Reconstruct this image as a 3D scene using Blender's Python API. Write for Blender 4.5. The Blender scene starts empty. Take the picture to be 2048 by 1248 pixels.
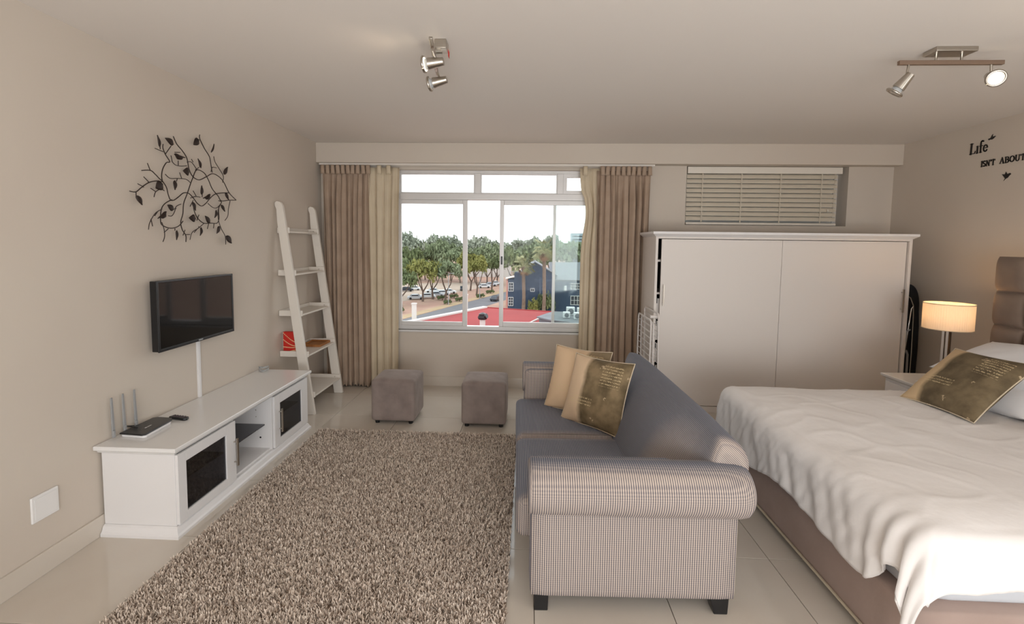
import bpy, bmesh, math, random
from math import sin, cos, pi, sqrt, radians
from mathutils import Vector, Matrix, noise

# ------------------------------------------------------------------ camera, world, light, exposure
SC = bpy.context.scene
COL = SC.collection
CAM_F, CAM_PX, CAM_PY = 939.16, 1017.16, 553.78          # focal length and principal point for a 2048 x 1248 frame
CAM_R = ((0.999004, 0.042941, 0.012135), (0.015133, -0.070195, -0.997419), (-0.041978, 0.996609, -0.070775))
cam_data = bpy.data.cameras.new('camera')
cam = bpy.data.objects.new('camera', cam_data)
COL.objects.link(cam)
r_, d_, f_ = (Vector(v) for v in CAM_R)
mw = Matrix.Identity(4)
for i in range(3):
    mw[i][0], mw[i][1], mw[i][2] = r_[i], -d_[i], -f_[i]
mw.translation = Vector((0, 0, 1.59))
cam.matrix_world = mw
cam_data.sensor_fit = 'HORIZONTAL'
cam_data.sensor_width = 36.0
cam_data.lens = 36.0 * CAM_F / 2048
cam_data.shift_x = (1024 - CAM_PX) / 2048
cam_data.shift_y = (CAM_PY - 624) / 2048
cam_data.clip_start, cam_data.clip_end = 0.05, 3000
SC.camera = cam

SC.view_settings.view_transform = 'Standard'
SC.view_settings.look = 'None'
SC.view_settings.gamma = 1.0
SC.view_settings.use_curve_mapping = False
SC.view_settings.exposure = 0.0
SC.cycles.max_bounces = 8
SC.cycles.diffuse_bounces = 4
SC.cycles.glossy_bounces = 3
SC.cycles.adaptive_threshold = 0.04
SC.cycles.transparent_max_bounces = 16
SC.cycles.sample_clamp_indirect = 6.0

world = bpy.data.worlds.new('overcast_sky')
SC.world = world
world.use_nodes = True
wn = world.node_tree
wn.nodes.clear()
wo = wn.nodes.new('ShaderNodeOutputWorld')
wb = wn.nodes.new('ShaderNodeBackground')
wb.inputs['Color'].default_value = (0.93, 0.965, 1.0, 1)
wb.inputs['Strength'].default_value = 2.5
wn.links.new(wb.outputs[0], wo.inputs[0])


def area_light(name, loc, direction, sx, sy, energy, color=(1, 1, 1), portal=False):
    d = bpy.data.lights.new(name, 'AREA')
    d.shape = 'RECTANGLE'
    d.size, d.size_y, d.energy, d.color = sx, sy, energy, color
    o = bpy.data.objects.new(name, d)
    COL.objects.link(o)
    o.location = loc
    o.rotation_euler = Vector(direction).to_track_quat('-Z', 'Y').to_euler()
    if portal:
        d.cycles.is_portal = True
    return o


# sampling portal in the street window, then two unseen fill lamps added for brightness
area_light('street_window_portal', (-0.11, 5.30, 1.50), (0, -1, 0), 2.66, 1.74, 1, portal=True)
area_light('added_rear_fill', (0.6, -2.00, 1.16), (0, 1, 0.95), 3.4, 2.0, 138, (0.985, 0.985, 1.0))
area_light('added_side_fill', (3.72, -0.60, 1.35), (-1, 0, 0.45), 2.1, 1.5, 17, (0.985, 0.985, 1.0))

# ------------------------------------------------------------------ helpers
ORG = {}


def srgb(r, g, b):
    def f(c):
        c /= 255.0
        return c / 12.92 if c <= 0.04045 else ((c + 0.055) / 1.055) ** 2.4
    return (f(r), f(g), f(b), 1.0)


def thing(name, label, cat, loc=(0, 0, 0), group=None, rotz=0.0, local=False):
    o = bpy.data.objects.new(name, None)
    COL.objects.link(o)
    o.empty_display_size = 0.1
    o.location = loc
    o.rotation_euler = (0, 0, rotz)
    o['label'] = label
    o['category'] = cat
    if group:
        o['group'] = group
    ORG[o.name] = Vector((0, 0, 0)) if local else Vector(loc)
    return o


def tag(o, label, cat, group=None, kind=None):
    o['label'] = label
    o['category'] = cat
    if group:
        o['group'] = group
    if kind:
        o['kind'] = kind
    return o


class MB:
    """collects simple shapes and links them as ONE mesh object"""

    def __init__(self):
        self.v = []
        self.f = []

    def add(self, v, f):
        n = len(self.v)
        self.v += [tuple(p) for p in v]
        self.f += [tuple(i + n for i in q) for q in f]
        return self

    def box(self, x0, x1, y0, y1, z0, z1):
        v = [(x0, y0, z0), (x1, y0, z0), (x1, y1, z0), (x0, y1, z0), (x0, y0, z1), (x1, y0, z1), (x1, y1, z1), (x0, y1, z1)]
        return self.add(v, [(0, 3, 2, 1), (4, 5, 6, 7), (0, 1, 5, 4), (1, 2, 6, 5), (2, 3, 7, 6), (3, 0, 4, 7)])

    def frustum(self, a, b):
        """a, b = (x0, x1, y0, y1, z)"""
        v = []
        for x0, x1, y0, y1, z in (a, b):
            v += [(x0, y0, z), (x1, y0, z), (x1, y1, z), (x0, y1, z)]
        return self.add(v, [(0, 3, 2, 1), (4, 5, 6, 7), (0, 1, 5, 4), (1, 2, 6, 5), (2, 3, 7, 6), (3, 0, 4, 7)])

    def prism(self, poly, vec):
        n = len(poly)
        p = [Vector(q) for q in poly]
        vec = Vector(vec)
        return self.add(p + [q + vec for q in p],
                        [tuple(range(n - 1, -1, -1)), tuple(range(n, 2 * n))] + [(i, (i + 1) % n, n + (i + 1) % n, n + i) for i in range(n)])

    def cyl(self, p0, p1, r0, r1=None, n=16, caps=True):
        r1 = r0 if r1 is None else r1
        p0, p1 = Vector(p0), Vector(p1)
        d = (p1 - p0).normalized()
        u = d.orthogonal().normalized()
        w = d.cross(u)
        v = []
        for p, r in ((p0, r0), (p1, r1)):
            v += [p + r * (cos(2 * pi * i / n) * u + sin(2 * pi * i / n) * w) for i in range(n)]
        f = [(i, (i + 1) % n, n + (i + 1) % n, n + i) for i in range(n)]
        if caps:
            f += [tuple(range(n - 1, -1, -1)), tuple(range(n, 2 * n))]
        return self.add(v, f)

    def tube(self, pts, r, n=8, caps=True):
        pts = [Vector(p) for p in pts]
        v, f = [], []
        u = None
        for i, p in enumerate(pts):
            t = (pts[min(i + 1, len(pts) - 1)] - pts[max(i - 1, 0)]).normalized()
            if u is None:
                u = t.orthogonal().normalized()
            u = (u - t * u.dot(t)).normalized()
            w = t.cross(u)
            rr = r[i] if isinstance(r, (list, tuple)) else r
            v += [p + rr * (cos(2 * pi * k / n) * u + sin(2 * pi * k / n) * w) for k in range(n)]
        for i in range(len(pts) - 1):
            for k in range(n):
                f.append((i * n + k, i * n + (k + 1) % n, (i + 1) * n + (k + 1) % n, (i + 1) * n + k))
        if caps:
            m = (len(pts) - 1) * n
            f += [tuple(range(n - 1, -1, -1)), tuple(range(m, m + n))]
        return self.add(v, f)

    def lathe(self, prof, c=(0, 0, 0), n=28):
        """prof = [(r, z)]; around z through c"""
        c = Vector(c)
        v, f = [], []
        for r, z in prof:
            v += [c + Vector((r * cos(2 * pi * k / n), r * sin(2 * pi * k / n), z)) for k in range(n)]
        for i in range(len(prof) - 1):
            for k in range(n):
                f.append((i * n + k, i * n + (k + 1) % n, (i + 1) * n + (k + 1) % n, (i + 1) * n + k))
        return self.add(v, f)

    def grid(self, fn, nu, nv, closeu=False, closev=False):
        v = [fn(i / (nu if closeu else nu - 1), j / (nv if closev else nv - 1)) for i in range(nu) for j in range(nv)]
        f = []
        for i in range(nu if closeu else nu - 1):
            for j in range(nv if closev else nv - 1):
                a, b = i, (i + 1) % nu
                c, d = j, (j + 1) % nv
                f.append((a * nv + c, b * nv + c, b * nv + d, a * nv + d))
        return self.add(v, f)

    def ellip(self, c, r, nu=20, nv=12):
        c = Vector(c)
        return self.grid(lambda u, w: c + Vector((r[0] * cos(2 * pi * u) * sin(pi * (0.001 + 0.998 * w)), r[1] * sin(2 * pi * u) * sin(pi * (0.001 + 0.998 * w)), r[2] * cos(pi * w))), nu, nv, closeu=True)

    def build(self, name, mat, parent=None, org=None, smooth=None, bevel=0, segs=2, sub=0, solid=0, label=None):
        o0 = ORG[parent.name] if parent is not None else Vector(org or (0, 0, 0))
        me = bpy.data.meshes.new(name)
        me.from_pydata([Vector(p) - o0 for p in self.v], [], self.f)
        me.update()
        o = bpy.data.objects.new(name, me)
        COL.objects.link(o)
        if parent is not None:
            o.parent = parent
        else:
            o.location = o0
        ORG[o.name] = o0
        me.materials.append(mat)
        bm = bmesh.new()
        bm.from_mesh(me)
        bmesh.ops.recalc_face_normals(bm, faces=bm.faces)
        bm.to_mesh(me)
        bm.free()
        if solid:
            m = o.modifiers.new('thick', 'SOLIDIFY')
            m.thickness = solid
            m.offset = 0
        if bevel:
            m = o.modifiers.new('edge', 'BEVEL')
            m.width = bevel
            m.segments = segs
            m.limit_method = 'ANGLE'
            m.angle_limit = radians(35)
        if sub:
            m = o.modifiers.new('sub', 'SUBSURF')
            m.levels = m.render_levels = sub
        if smooth is not None or bevel or sub:
            me.polygons.foreach_set('use_smooth', [True] * len(me.polygons))
            if smooth and smooth < 180:
                me.set_sharp_from_angle(angle=radians(smooth))
            elif bevel and not sub:
                m = o.modifiers.new('wn', 'WEIGHTED_NORMAL')
                m.keep_sharp = True
        if label:
            o['label'] = label
        return o


def rounded_box(x0, x1, y0, y1, z0, z1, r, crown=0.0, n=9, e=5.0):
    """soft box with superellipse edges"""
    cx, cy, cz = (x0 + x1) / 2, (y0 + y1) / 2, (z0 + z1) / 2
    a, b, c = (x1 - x0) / 2, (y1 - y0) / 2, (z1 - z0) / 2
    m = MB()

    def inset(t, half):
        k = half - r
        return max(-k, min(k, t * half)), t * half

    def face(fn):
        m.grid(fn, n, n)

    def pt(u, v, w):
        p = Vector((u * a, v * b, w * c))
        q = Vector((max(-(a - r), min(a - r, p.x)), max(-(b - r), min(b - r, p.y)), max(-(c - r), min(c - r, p.z))))
        d = p - q
        if d.length > 1e-9:
            p = q + d.normalized() * r
        if w > 0:
            p.z += crown * (1 - u ** 4) * (1 - v ** 4) * w
        return (cx + p.x, cy + p.y, cz + p.z)

    def sp(t, half):
        # denser sampling near the edges
        s = 2 * t - 1
        return math.copysign(abs(s) ** .6, s)
    for s in (-1, 1):
        face(lambda u, v: pt(s, sp(u, b), sp(v, c)))
        face(lambda u, v: pt(sp(u, a), s, sp(v, c)))
        face(lambda u, v: pt(sp(u, a), sp(v, b), s))
    bm = bmesh.new()
    vs = [bm.verts.new(p) for p in m.v]
    for q in m.f:
        try:
            bm.faces.new([vs[i] for i in q])
        except ValueError:
            pass
    bmesh.ops.remove_doubles(bm, verts=bm.verts, dist=1e-5)
    bm.verts.index_update()
    o = MB()
    o.v = [tuple(v.co) for v in bm.verts]
    o.f = [tuple(v.index for v in q.verts) for q in bm.faces]
    bm.free()
    return o


def dup_mesh(src, name, parent, loc=(0, 0, 0), rot=(0, 0, 0), scale=None):
    o = bpy.data.objects.new(name, src.data)
    for m in src.modifiers:
        pass
    COL.objects.link(o)
    o.parent = parent
    o.location = loc
    o.rotation_euler = rot
    if scale:
        o.scale = scale
    ORG[o.name] = ORG[parent.name] if parent else Vector((0, 0, 0))
    return o


def copy_tree(o, parent=None):
    c = o.copy()
    COL.objects.link(c)
    c.parent = parent
    ORG[c.name] = ORG.get(o.name, Vector((0, 0, 0)))
    for ch in list(o.children):
        copy_tree(ch, c)
    return c


def struct(o, label, cat=None):
    o['kind'] = 'structure'
    o['label'] = label
    if cat:
        o['category'] = cat
    return o


# ------------------------------------------------------------------ materials
def mat(name, col, rough=0.5, metal=0.0, var=None, bump=None, spec=0.5, sheen=None, emit=None, coat=0.0, alpha=None, coords='Object'):
    m = bpy.data.materials.new(name)
    m.use_nodes = True
    t = m.node_tree
    b = t.nodes['Principled BSDF']
    b.inputs['Base Color'].default_value = col
    b.inputs['Roughness'].default_value = rough
    b.inputs['Metallic'].default_value = metal
    b.inputs['Specular IOR Level'].default_value = spec
    b.inputs['Coat Weight'].default_value = coat
    if sheen:
        b.inputs['Sheen Weight'].default_value = sheen[0]
        b.inputs['Sheen Roughness'].default_value = 0.4
        b.inputs['Sheen Tint'].default_value = sheen[1]
    if emit:
        b.inputs['Emission Color'].default_value = emit[0]
        b.inputs['Emission Strength'].default_value = emit[1]
    tc = None
    if var or bump:
        tc = t.nodes.new('ShaderNodeTexCoord')
    if var:
        col2, scale, detail = var
        n = t.nodes.new('ShaderNodeTexNoise')
        n.inputs['Scale'].default_value = scale
        n.inputs['Detail'].default_value = detail
        r = t.nodes.new('ShaderNodeValToRGB')
        r.color_ramp.elements[0].position = 0.32
        r.color_ramp.elements[1].position = 0.68
        r.color_ramp.elements[0].color = col
        r.color_ramp.elements[1].color = col2
        t.links.new(tc.outputs[coords], n.inputs['Vector'])
        t.links.new(n.outputs['Fac'], r.inputs['Fac'])
        t.links.new(r.outputs['Color'], b.inputs['Base Color'])
    if bump:
        scale, strength, dist = bump
        n = t.nodes.new('ShaderNodeTexNoise')
        n.inputs['Scale'].default_value = scale
        n.inputs['Detail'].default_value = 4
        bp = t.nodes.new('ShaderNodeBump')
        bp.inputs['Strength'].default_value = strength
        bp.inputs['Distance'].default_value = dist
        t.links.new(tc.outputs[coords], n.inputs['Vector'])
        t.links.new(n.outputs['Fac'], bp.inputs['Height'])
        t.links.new(bp.outputs['Normal'], b.inputs['Normal'])
    return m


def glass(name, tint, gloss=0.06, rough=0.0):
    m = bpy.data.materials.new(name)
    m.use_nodes = True
    t = m.node_tree
    t.nodes.clear()
    o = t.nodes.new('ShaderNodeOutputMaterial')
    tr = t.nodes.new('ShaderNodeBsdfTransparent')
    tr.inputs[0].default_value = tint
    gl = t.nodes.new('ShaderNodeBsdfGlossy')
    gl.inputs['Roughness'].default_value = rough
    mx = t.nodes.new('ShaderNodeMixShader')
    mx.inputs[0].default_value = gloss
    t.links.new(tr.outputs[0], mx.inputs[1])
    t.links.new(gl.outputs[0], mx.inputs[2])
    t.links.new(mx.outputs[0], o.inputs[0])
    return m


def weave(name, u='X', pitch=0.0095):
    """ribbed upholstery with its angle-dependent sheen painted in: blue grey on faces turned up or to the front, beige on faces turned to the arms"""
    m = mat(name, srgb(120, 116, 120), 0.9, sheen=(0.1, srgb(130, 145, 180)))
    t = m.node_tree
    b = t.nodes['Principled BSDF']
    tc = t.nodes.new('ShaderNodeTexCoord')
    sp = t.nodes.new('ShaderNodeSeparateXYZ')
    t.links.new(tc.outputs['Object'], sp.inputs[0])
    sn = t.nodes.new('ShaderNodeSeparateXYZ')
    t.links.new(tc.outputs['Normal'], sn.inputs[0])

    def mth(op, a, bb=None, clamp=False):
        n = t.nodes.new('ShaderNodeMath')
        n.operation = op
        n.use_clamp = clamp
        for k, x in enumerate((a, bb)):
            if x is None:
                continue
            if isinstance(x, (int, float)):
                n.inputs[k].default_value = x
            else:
                t.links.new(x, n.inputs[k])
        return n.outputs[0]

    def mix(fac, a, bb):
        n = t.nodes.new('ShaderNodeMix')
        n.data_type = 'RGBA'
        t.links.new(fac, n.inputs['Factor'])
        for s_, x in (('A', a), ('B', bb)):
            k = [i for i in n.inputs if i.name == s_ and i.type == 'RGBA'][0]
            if isinstance(x, tuple):
                k.default_value = x
            else:
                t.links.new(x, k)
        return [o for o in n.outputs if o.type == 'RGBA'][0]
    if u == 'X':
        cu, cv = sp.outputs['X'], mth('SUBTRACT', sp.outputs['Z'], sp.outputs['Y'])
    else:
        cu, cv = mth('ADD', sp.outputs['X'], sp.outputs['Z']), sp.outputs['Y']
    a_ = mth('MULTIPLY', mth('ADD', mth('SINE', mth('MULTIPLY', cu, 2 * pi / pitch)), 1.0), 0.5)
    c_ = mth('MULTIPLY', mth('ADD', mth('SINE', mth('MULTIPLY', cv, 2 * pi / (pitch * 1.0))), 1.0), 0.5)
    fac = mth('ADD', mth('MULTIPLY', a_, .80), mth('MULTIPLY', c_, .20))
    fac = mth('MULTIPLY', mth('SUBTRACT', fac, .15), 1.35, True)
    turn = mth('MULTIPLY', mth('SUBTRACT', mth('ABSOLUTE', sn.outputs['Y']), .06), 1.9, True)  # face direction picks the painted sheen
    blue = mix(fac, srgb(82, 88, 104), srgb(142, 140, 144))
    beige = mix(fac, srgb(96, 91, 98), srgb(196, 180, 166))
    t.links.new(mix(turn, blue, beige), b.inputs['Base Color'])
    bp = t.nodes.new('ShaderNodeBump')
    bp.inputs['Strength'].default_value = 0.4
    bp.inputs['Distance'].default_value = 0.003
    t.links.new(fac, bp.inputs['Height'])
    t.links.new(bp.outputs['Normal'], b.inputs['Normal'])
    return m


M = {}
M['wall'] = mat('wall_paint', srgb(203, 192, 179), 0.75, var=(srgb(200, 188, 175), 1.3, 3), bump=(60, 0.05, 0.002))
M['ceiling'] = mat('ceiling_paint', srgb(226, 219, 212), 0.8, bump=(40, 0.04, 0.002))
M['tile'] = mat('porcelain_tile', srgb(206, 197, 185), 0.08, var=(srgb(200, 189, 176), 2.2, 4), spec=0.6)
M['grout'] = mat('grout', srgb(150, 138, 124), 0.9)
M['white'] = mat('white_lacquer', srgb(228, 225, 224), 0.38)
M['white_gloss'] = mat('white_gloss', srgb(229, 227, 225), 0.2)
M['offwhite'] = mat('cream_paint', srgb(222, 214, 204), 0.45)
M['wardrobe'] = mat('wardrobe_laminate', srgb(221, 213, 206), 0.42)
M['steel'] = mat('brushed_steel', srgb(185, 178, 168), 0.28, 1.0)
M['chrome'] = mat('chrome', srgb(205, 200, 195), 0.12, 1.0)
M['alu'] = mat('anodised_aluminium', srgb(214, 211, 209), 0.4, 0.2)
M['black'] = mat('black_plastic', srgb(22, 22, 24), 0.35)
M['dark_gap'] = mat('dark_interior', srgb(40, 37, 36), 0.8)
M['screen'] = mat('screen_glass', srgb(6, 6, 7), 0.06, spec=0.35)
M['pane'] = glass('window_glass', (0.97, 0.985, 0.98, 1), 0.004)
M['pane_hazy'] = glass('dusty_window_glass', (0.86, 0.92, 0.90, 1), 0.025, 0.05)
M['smoke'] = glass('smoked_glass', (0.42, 0.43, 0.46, 1), 0.10, 0.02)
M['smoke_shelf'] = mat('smoked_glass_shelf', srgb(58, 58, 64), 0.1, spec=0.6)
M['suede'] = mat('suede', srgb(122, 108, 102), 0.95, var=(srgb(140, 126, 119), 9, 5), sheen=(0.35, srgb(190, 178, 170)), bump=(14, 0.3, 0.01))
M['headboard'] = mat('headboard_suede', srgb(128, 110, 96), 0.95, var=(srgb(117, 99, 86), 5, 4), sheen=(0.2, srgb(190, 178, 170)))
M['bed_base'] = mat('bed_base_fabric', srgb(168, 147, 137), 0.9, var=(srgb(160, 139, 129), 5, 3), bump=(7, 0.25, 0.02))
M['mattress'] = mat('mattress_cover', srgb(196, 198, 203), 0.9, bump=(30, 0.1, 0.004))
M['duvet'] = mat('duvet_cotton', srgb(236, 231, 228), 0.9, bump=(9, 0.30, 0.012))
M['pillow'] = mat('pillow_cotton', srgb(238, 237, 238), 0.9, bump=(11, 0.25, 0.01))
M['curtain'] = mat('taupe_curtain', srgb(172, 150, 131), 0.9, var=(srgb(160, 138, 119), 6, 3))
M['lining'] = mat('cream_lining', srgb(208, 193, 168), 0.9, var=(srgb(198, 182, 157), 5, 3))
M['iron'] = mat('dark_bronze_metal', srgb(48, 36, 31), 0.5, 0.3)
M['sofa_arm'] = weave('sofa_ribbed_cloth')
M['sofa_back'] = weave('sofa_ribbed_cloth_back', 'Y')
M['sofa_piping'] = mat('sofa_piping', srgb(140, 130, 126), .9)
M['slat'] = mat('blind_slat', srgb(200, 189, 171), 0.5)
M['blind_rail'] = mat('blind_rail', srgb(224, 216, 204), 0.45)
M['letter'] = mat('black_vinyl', srgb(20, 16, 15), 0.5)
M['red'] = mat('red_card', srgb(196, 34, 22), 0.5)
M['beads'] = mat('cream_beads', srgb(236, 205, 160), 0.5)
M['wood'] = mat('orange_wood', srgb(176, 120, 66), 0.5, var=(srgb(150, 96, 50), 14, 4))
M['gold'] = mat('gold_print', srgb(205, 184, 138), 0.6)

# ------------------------------------------------------------------ the room
XL, XR, YB, YR, HC = -2.277, 3.77, 5.10, -2.1, 2.637
YM, ZB = 4.98, 2.4287
floor = MB().box(XL - .2, XR + .2, YR - .2, YB + .2, -0.10, -0.012).build('floor', M['grout'])
struct(floor, 'beige glossy porcelain tile floor', 'floor')
TX, TY, TS, GR = 0.047, 2.3453, 0.6, 0.0016
tile_meshes = {}
xs = sorted({XL, XR} | {TX + k * TS for k in range(-8, 12) if XL < TX + k * TS < XR})
ys = sorted({YR, YB} | {TY + k * TS for k in range(-12, 12) if YR < TY + k * TS < YB})
for i in range(len(xs) - 1):
    for j in range(len(ys) - 1):
        w, d = xs[i + 1] - xs[i], ys[j + 1] - ys[j]
        if min(w, d) < 0.01:
            continue
        key = (round(w, 3), round(d, 3))
        cx, cy = (xs[i] + xs[i + 1]) / 2, (ys[j] + ys[j + 1]) / 2
        if key not in tile_meshes:
            a, b = w / 2 - GR, d / 2 - GR
            q = MB().box(-a, a, -b, b, -.012, -.0012).frustum((-a, a, -b, b, -.0012), (-a + .0012, a - .0012, -b + .0012, b - .0012, 0))
            t = q.build('tile', M['tile'], floor)
            tile_meshes[key] = t.data
        else:
            t = bpy.data.objects.new('tile', tile_meshes[key])
            COL.objects.link(t)
            t.parent = floor
        t.location = (cx, cy, 0)

struct(MB().box(XL - .2, XR + .2, YR - .2, YB + .2, HC, HC + .2).build('ceiling', M['ceiling']), 'plain off-white painted ceiling', 'ceiling')
struct(MB().box(XL - .2, XL, YR - .2, YB + .2, 0, HC).build('wall_left', M['wall']), 'beige wall behind the television and wall art', 'wall')
SY0, SY1, SZ0, SZ1 = -1.70, .50, .55, 2.15               # opening for the added, unseen side window
struct(MB().box(XR, XR + .2, YR - .2, SY0, 0, HC).box(XR, XR + .2, SY1, YB + .2, 0, HC).box(XR, XR + .2, SY0, SY1, 0, SZ0).box(XR, XR + .2, SY0, SY1, SZ1, HC).build('wall_right', M['wall']), 'beige wall with black lettering beside the bed', 'wall')
WX0, WX1, WZ0, WZ1 = -1.445, 1.22, 0.625, 2.375          # street window opening
BX0, BX1, BZ0 = 1.655, 3.262, 1.812                       # blind niche
w = MB()
T0, T1 = YB, YB + .22
w.box(XL, WX0, T0, T1, 0, HC).box(WX0, WX1, T0, T1, 0, WZ0).box(WX0, WX1, T0, T1, WZ1, HC).box(WX1, BX0, T0, T1, 0, HC)
w.box(BX0, BX1 + .055, T0, T1, 0, BZ0).box(BX0, BX1 + .055, T0, T1, ZB, HC).box(BX1 + .055, XR, T0, T1, 0, HC)
struct(w.build('wall_back', M['wall']), 'beige window wall behind the wardrobe', 'wall')
w = MB()
RX0, RX1, RZ0, RZ1 = -1.15, 2.35, 0.08, 2.24
w.box(XL, RX0, YR - .2, YR, 0, HC).box(RX1, XR, YR - .2, YR, 0, HC).box(RX0, RX1, YR - .2, YR, 0, RZ0).box(RX0, RX1, YR - .2, YR, RZ1, HC)
struct(w.build('wall_rear', M['wall']), 'beige wall behind the camera', 'wall')
struct(MB().box(XL, XR, YM, YB, ZB, HC).build('trim_1', M['wall'], bevel=.004), 'boxed beam above the curtains', 'beam')

# tiled skirting, one length after another
SK = 0.108


def skirting(name, lengths, axis, at, label):
    o = MB()
    if axis == 'y':
        s = 1 if at < 0 else -1
        o.box(min(at, at + s * .006), max(at, at + s * .006), YR, YB, 0, SK)
    else:
        o.box(XL, XR, at - .006, at, 0, SK)
    root = struct(o.build(name, M['grout']), label, 'skirting')
    for a, b in zip(lengths[:-1], lengths[1:]):
        m = MB()
        if axis == 'y':
            x0, x1 = sorted((at, at + s * .012))
            m.box(x0, x1, a + .001, b - .001, 0, SK + .001)
        else:
            m.box(a + .001, b - .001, at - .012, at, 0, SK + .001)
        m.build('tile', M['tile'], root, bevel=.0015, segs=1)
    return root


skirting('baseboard_left', ys, 'y', XL, 'beige tile skirting along the television wall')
skirting('baseboard_right', ys, 'y', XR, 'beige tile skirting along the bedside wall')
skirting('baseboard_back', xs, 'x', YB, 'beige tile skirting below the street window')

# ------------------------------------------------------------------ street window
win = thing('window_1', 'silver aluminium sliding window looking onto the street', 'window', (-0.11, 5.15, WZ0))
win['kind'] = 'structure'
Y0, Y1 = 5.13, 5.205
ZT0, ZT1 = 2.058, 2.128          # transom
f = MB()
f.box(WX0, WX0 + .03, Y0, Y1, WZ0, WZ1).box(WX1 - .03, WX1, Y0, Y1, WZ0, WZ1)
f.box(WX0 + .03, WX1 - .03, Y0, Y1, WZ0, WZ0 + .045).box(WX0 + .03, WX1 - .03, Y0, Y1, WZ1 - .03, WZ1)
f.build('window_frame', M['alu'], win, bevel=.003)
MB().box(WX0 + .03, WX1 - .03, Y0 - .006, Y1, ZT0, ZT1).build('transom', M['alu'], win, bevel=.004)
MB().box(WX0 + .03, WX1 - .03, Y0 - .012, Y0 - .006, ZT0 + .02, ZT0 + .032).build('drip_rail', M['alu'], win)
for mx in (-0.565, 0.330):
    MB().box(mx - .032, mx + .032, Y0, Y1, ZT1, WZ1 - .03).build('mullion', M['alu'], win, bevel=.003)
for a, b, ins in ((WX0 + .03, -.597, .0), (-.533, .298, .0), (.362, WX1 - .03, .028)):
    s = MB()
    i = .012 + ins
    s.box(a, a + i, Y0 + .012, Y1 - .02, ZT1, WZ1 - .03).box(b - i, b, Y0 + .012, Y1 - .02, ZT1, WZ1 - .03)
    s.box(a + i, b - i, Y0 + .012, Y1 - .02, ZT1, ZT1 + i).box(a + i, b - i, Y0 + .012, Y1 - .02, WZ1 - .03 - i, WZ1 - .03)
    fr = s.build('vent_sash', M['alu'], win)
    MB().box(a + i, b - i, 5.163, 5.167, ZT1 + i, WZ1 - .03 - i).build('pane', M['pane'], fr)


def sash(x0, x1, yc, wl, wr, top, bot, pane, handle=None):
    s = MB()
    za, zb = WZ0 + .045, ZT0
    s.box(x0, x0 + wl, yc - .014, yc + .014, za, zb).box(x1 - wr, x1, yc - .014, yc + .014, za, zb)
    s.box(x0 + wl, x1 - wr, yc - .014, yc + .014, zb - top, zb).box(x0 + wl, x1 - wr, yc - .014, yc + .014, za, za + bot)
    o = s.build('sash', M['alu'], win, bevel=.003)
    MB().box(x0 + wl, x1 - wr, yc - .002, yc + .002, za + bot, zb - top).build('pane', M[pane], o)
    if handle:
        MB().box(x0 + .014, x0 + .034, yc - .020, yc - .014, 1.36, 1.45).build('latch', M['black'], o, bevel=.003)
    return o


sash(WX0 + .028, -.672, 5.147, .016, .052, .045, .045, 'pane')
sash(-.318, .93, 5.147, .045, .05, .05, .055, 'pane', True)
sash(.262, WX1 - .03, 5.186, .032, .05, .03, .02, 'pane_hazy')
MB().box(WX0 - .02, WX1 + .02, 5.085, 5.13, WZ0 - .022, WZ0).build('sill', M['alu'], win, bevel=.003)

# narrow clerestory window behind the blind
w3 = thing('window_3', 'frosted clerestory window behind the slatted blind', 'window', (2.46, 5.28, BZ0))
w3['kind'] = 'structure'
f = MB().box(BX0, BX0 + .04, 5.27, 5.31, BZ0, ZB).box(BX1 + .015, BX1 + .055, 5.27, 5.31, BZ0, ZB).box(BX0 + .04, BX1 + .015, 5.27, 5.31, BZ0, BZ0 + .04).box(BX0 + .04, BX1 + .015, 5.27, 5.31, ZB - .04, ZB)
f.build('window_frame', M['alu'], w3)
M['frost'] = mat('frosted_glass', srgb(200, 200, 196), 0.6)
MB().box(BX0 + .04, BX1 + .015, 5.285, 5.291, BZ0 + .04, ZB - .04).build('pane', M['frost'], w3)

# unseen rear window wall, added to frame the rear fill lamp
w2 = thing('added_rear_window', 'added wide aluminium framed window wall unseen behind the camera', 'window', (0.6, YR - .12, RZ0))
w2['kind'] = 'structure'
f = MB().box(RX0, RX0 + .05, YR - .2, YR - .14, RZ0, RZ1).box(RX1 - .05, RX1, YR - .2, YR - .14, RZ0, RZ1)
f.box(RX0 + .05, RX1 - .05, YR - .2, YR - .14, RZ0, RZ0 + .05).box(RX0 + .05, RX1 - .05, YR - .2, YR - .14, RZ1 - .05, RZ1)
f.build('window_frame', M['alu'], w2)
for k in (1, 2, 3):
    x = RX0 + (RX1 - RX0) * k / 4
    MB().box(x - .03, x + .03, YR - .2, YR - .14, RZ0 + .05, RZ1 - .05).build('mullion', M['alu'], w2)
for k in range(4):
    x = RX0 + (RX1 - RX0) * k / 4
    MB().box(x + .05, x + (RX1 - RX0) / 4 - .05, YR - .172, YR - .168, RZ0 + .05, RZ1 - .05).build('pane', M['pane'], w2)

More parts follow.
